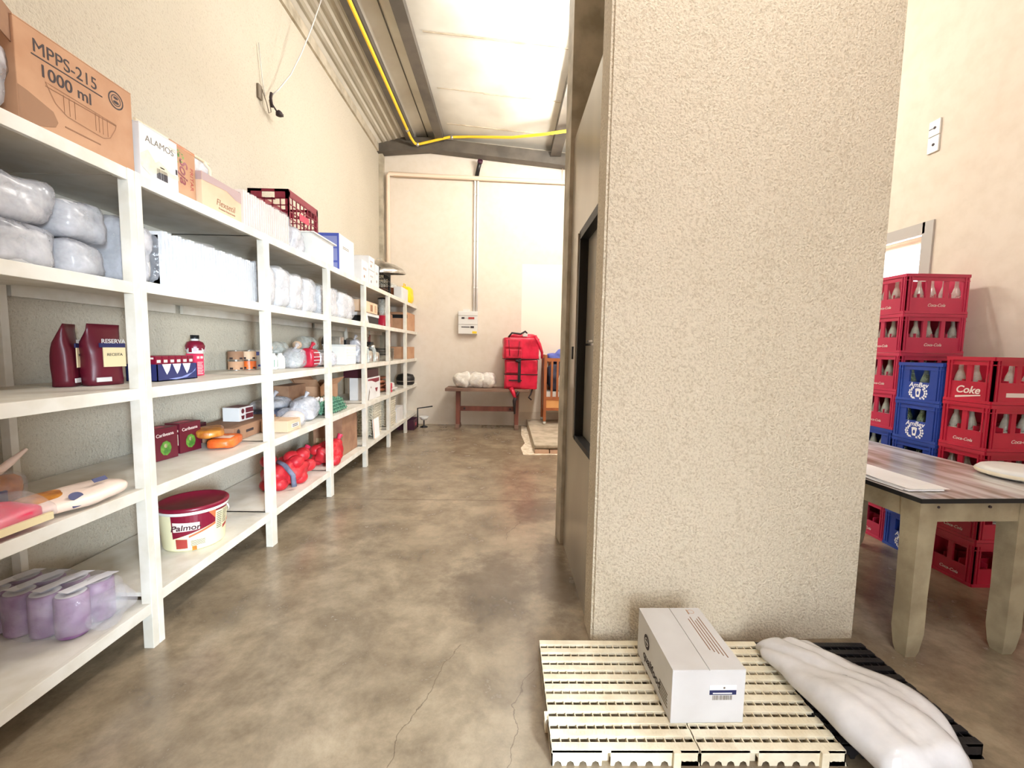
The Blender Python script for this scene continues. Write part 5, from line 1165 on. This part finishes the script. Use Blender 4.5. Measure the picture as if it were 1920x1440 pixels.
# ================================================================ PALLETS, BOX, SACK
def pallet(label, loc, dx, dy, m, seed, h=.058, group=None):
    t = T('plastic_pallet', label, 'pallet', loc, 0, group); b = bm_(); n = 11; p = dy / n; sw = p * .58
    for k in range(n): bx(b, 0, dx, k * p, k * p + sw, h - .012, h, 0, .0015)
    for k in range(n):
        for i in range(34): bx(b, .008 + i * (dx - .016) / 34, .008 + i * (dx - .016) / 34 + .004, k * p + sw * .25, k * p + sw * .75, h - .0005, h + .0006)
    mk('deck_slats', b, m, t)
    b = bm_(); nr = 15
    for k in range(nr + 1):
        x = (dx - .004) * k / nr; bx(b, x, x + .004, 0.004, dy - .02, h - .030, h - .004)
    for y in (dy * .46, dy * .64): bx(b, .004, dx - .004, y, y + .004, .004, h - .012)
    mk('cross_ribs', b, m, t)
    b = bm_()
    def skirt(pt0, L):
        pts = [(0, h - .002), (0, 0)]; na = 4; seg = L / na
        for k in range(na):
            c = seg * (k + .5); r = .014
            pts += [(c - r * 1.4, 0)] + [(c + r * math.cos(a), r * 1.3 * math.sin(a)) for a in (PI, PI * .75, PI * .5, PI * .25, 0)][0:5] + [(c + r * 1.4, 0)]
        pts += [(L, 0), (L, h - .002)]
        return pts
    # front/back skirts in two lengths with a recessed notch between them
    for (x0, L) in ((0, dx * .34), (dx * .40, dx * .42), (dx * .87, dx * .13)):
        for (ya, yb) in ((0, .004), (dy - .024, dy - .02)):
            pts = [(x0 + u, v) for u, v in skirt(0, L)]
            A = [b.verts.new((u, ya, v)) for u, v in pts]; B = [b.verts.new((u, yb, v)) for u, v in pts]
            k = len(pts)
            f1 = b.faces.new(A); f2 = b.faces.new(B[::-1])
            for i in range(k): b.faces.new((A[i], B[i], B[(i + 1) % k], A[(i + 1) % k]))
    bx(b, dx * .34, dx * .40, .018, .022, 0, h - .012); bx(b, dx * .82, dx * .87, -.012, .0, .0, h); bx(b, -.012, 0, dy * .22, dy * .28, .0, h - .004)
    bx(b, 0, .004, 0, dy - .02, 0, h - .012); bx(b, dx - .004, dx, 0, dy - .02, 0, h - .012)
    bmesh.ops.recalc_face_normals(b, faces=b.faces)
    mk('skirt', b, m, t)
    return t
gp = 'cream pallets on the floor'
pallet('left one of the two cream plastic pallets in front of the block', (.178, 1.315, 0), .50, .56, 'pallet', 1, group=gp)
pallet('right one of the two cream plastic pallets, mostly under the white carton', (.682, 1.315, 0), .50, .56, 'pallet', 2, group=gp)
pallet('black plastic pallet under the milky sack', (1.186, 1.34, 0), .50, .53, 'palletblack', 3)
d = (.268, .365, .205); t = carton('cardboard_carton', 'white carton with printed sides standing on the cream pallets', 'carton', (.748, 1.60, .0595), d, 'carton_white', math.radians(1.0))
f = fmat('-x', corner('-x', d)); txt(t, 'qualifood', .050, f, .17, .055, 'ink', .001, .1, sx=1.0, rot=.0)
b = bm_(); disc(b, f, .11, .125, .030, 0, .030); mk('round_logo', b, 'ink', t)
b = bm_(); ring(b, f, .11, .125, .018, .004, t=.002); rect(b, f, .092, .128, .122, .127, t=.002); mk('logo_mark', b, 'carton_white', t)
b = bm_(); lines(b, f, .255, .345, .03, .09, 5); mk('side_text', b, 'ink_grey', t)
f = fmat('+z', corner('+z', d)); b = bm_()
for k in range(5): rect(b, f, .06 + .01 * k, .30 - .012 * (k % 3), .032 + k * .012, .035 + k * .012)
mk('top_text', b, 'ink_soft', t)
b = bm_(); ring(b, f, .335, .05, .014, .002); rect(b, f, .32, .35, .062, .066); mk('red_mark', b, 'kraft', t)
f = fmat('-y', corner('-y', d)); b = bm_(); rect(b, f, .138, .236, .11, .128); mk('navy_band', b, 'navy', t)
b = bm_(); rect(b, f, .138, .236, .128, .146); mk('white_label', b, 'paper', t)
b = bm_(); barcode(b, f, .15, .222, .09, .107, n=18); disc(b, f, .19, .138, .004, t=.003); mk('bar_code', b, 'ink_grey', t)
b = bm_(); rect(b, f, .15, .22, .114, .118, t=.002); mk('white_text', b, 'paper', t)

# milky sack lying on the black pallet
t = T('plastic_sack', 'milky white plastic sack slumped over the black pallet', 'sack', (1.315, 1.465, .059), math.radians(3))
def sack(bm, L, Wd, H, seed):
    n, s = 56, 56; rings = []
    def ip(u, pts):
        for (a, va), (c, vc) in zip(pts, pts[1:]):
            if u <= c: k = (u - a) / (c - a); k = k * k * (3 - 2 * k); return va + (vc - va) * k
        return pts[-1][1]
    for i in range(n + 1):
        u = i / n; y = -L / 2 + L * u
        wp = ip(u, [(0, .50), (.12, .82), (.35, 1.0), (.62, .92), (.85, .78), (.96, .62), (1, .45)]); hp = ip(u, [(0, .30), (.12, .9), (.4, 1.0), (.7, .72), (.93, .5), (1, .12)]); row = []
        for k in range(s):
            a = 2 * PI * k / s; ca, sa = math.cos(a), math.sin(a); e = (abs(ca) ** 2.3 + abs(sa) ** 2.3) ** (-1 / 2.3)
            x = Wd / 2 * wp * ca * e; z = H / 2 * hp * (sa * e + .9)
            w = .5 + .5 * max(sa, 0)
            crease = -.020 * (1 - abs(noise.noise(Vector((x * 9 + y * 3.0, y * 1.6, seed))) * 2)) ** 3
            fold = crease + .026 * noise.noise(Vector((x * 5, y * 4, seed + 2))) + .004 * noise.noise(Vector((x * 22, y * 8, seed + 7)))
            row.append(bm.verts.new((x + fold * ca + .035 * math.sin(u * 4.2), y, max(z + fold * w * (1 if sa > -.3 else 0), 0))))
        rings.append(row)
    for r1, r2 in zip(rings, rings[1:]):
        for k in range(s): bm.faces.new((r1[k], r1[(k + 1) % s], r2[(k + 1) % s], r2[k])).smooth = True
    bm.faces.new(rings[0][::-1]); bm.faces.new(rings[-1])
b = bm_(); sack(b, .70, .39, .17, 3.3); mk('sack_skin', b, 'sack', t)
b = bm_(); blob(b, (0, -.08, .065), (.26, .34, .13), 2.4, .03, 8, 91); mk('sack_contents', b, 'film_thick', t)
b = bm_(); tube(b, [(.0, -.33, .04), (.0, -.355, .03), (.01, -.38, -.0), (.01, -.40, -.035)], .03, 16, rs=[.075, .07, .08, .09]); mk('gathered_end', b, 'sack', t)

# ---------------------------------------------------------------- sub-parts hang under the part they sit on
def stem(o): return o.name.split('.')[0]
SUB = {'breaker_row': 'box_body', 'door_gap': 'box_body', 'red_window': 'box_body', 'yellow_sticker': 'box_body', 'dark_print': 'paper_label', 'sticker_print': 'white_sticker',
       'strap_buckle': 'red_shoulder_strap', 'castor': 'post', 'foot': 'leg', 'stretcher_pin': 'stretcher', 'screw': 'apron', 'logo_mark': 'barley_logo', 'cap': 'bottle_body',
       'carry_handle': 'bucket_body', 'white_tag': 'top_flap', 'white_text': 'navy_band', 'seam': 'front_pocket', 'screw_hole': 'plate', 'stamp': 'carton_body', 'mountain_print': 'carton_body',
       'torn_corner': 'carton_body', 'tray_drawing': 'carton_body', 'wave_band': 'carton_body', 'leaf_print': 'carton_body', 'fruit_print': 'carton_body', 'green_print': 'carton_body', 'text_panel': 'carton_body',
       'hose_end': 'hose_stub', 'conduit_clip': 'conduit_run', 'pipe_strap': 'pipe_run', 'lid_rim': 'lid_disc', 'syrup_drip': 'bottle_body', 'dark_edge': 'table_top', 'inner_divider': 'crate_shell', 'onions': 'net_skin'}
for root in [o for o in COL.objects if o.parent is None and o.type == 'EMPTY']:
    kids = list(root.children)
    for a_, b_ in SUB.items():
        A = [k for k in kids if stem(k) == a_]; B = [k for k in kids if stem(k) == b_]
        if A and B:
            for i, k in enumerate(A): k.parent = B[min(i, len(B) - 1)]
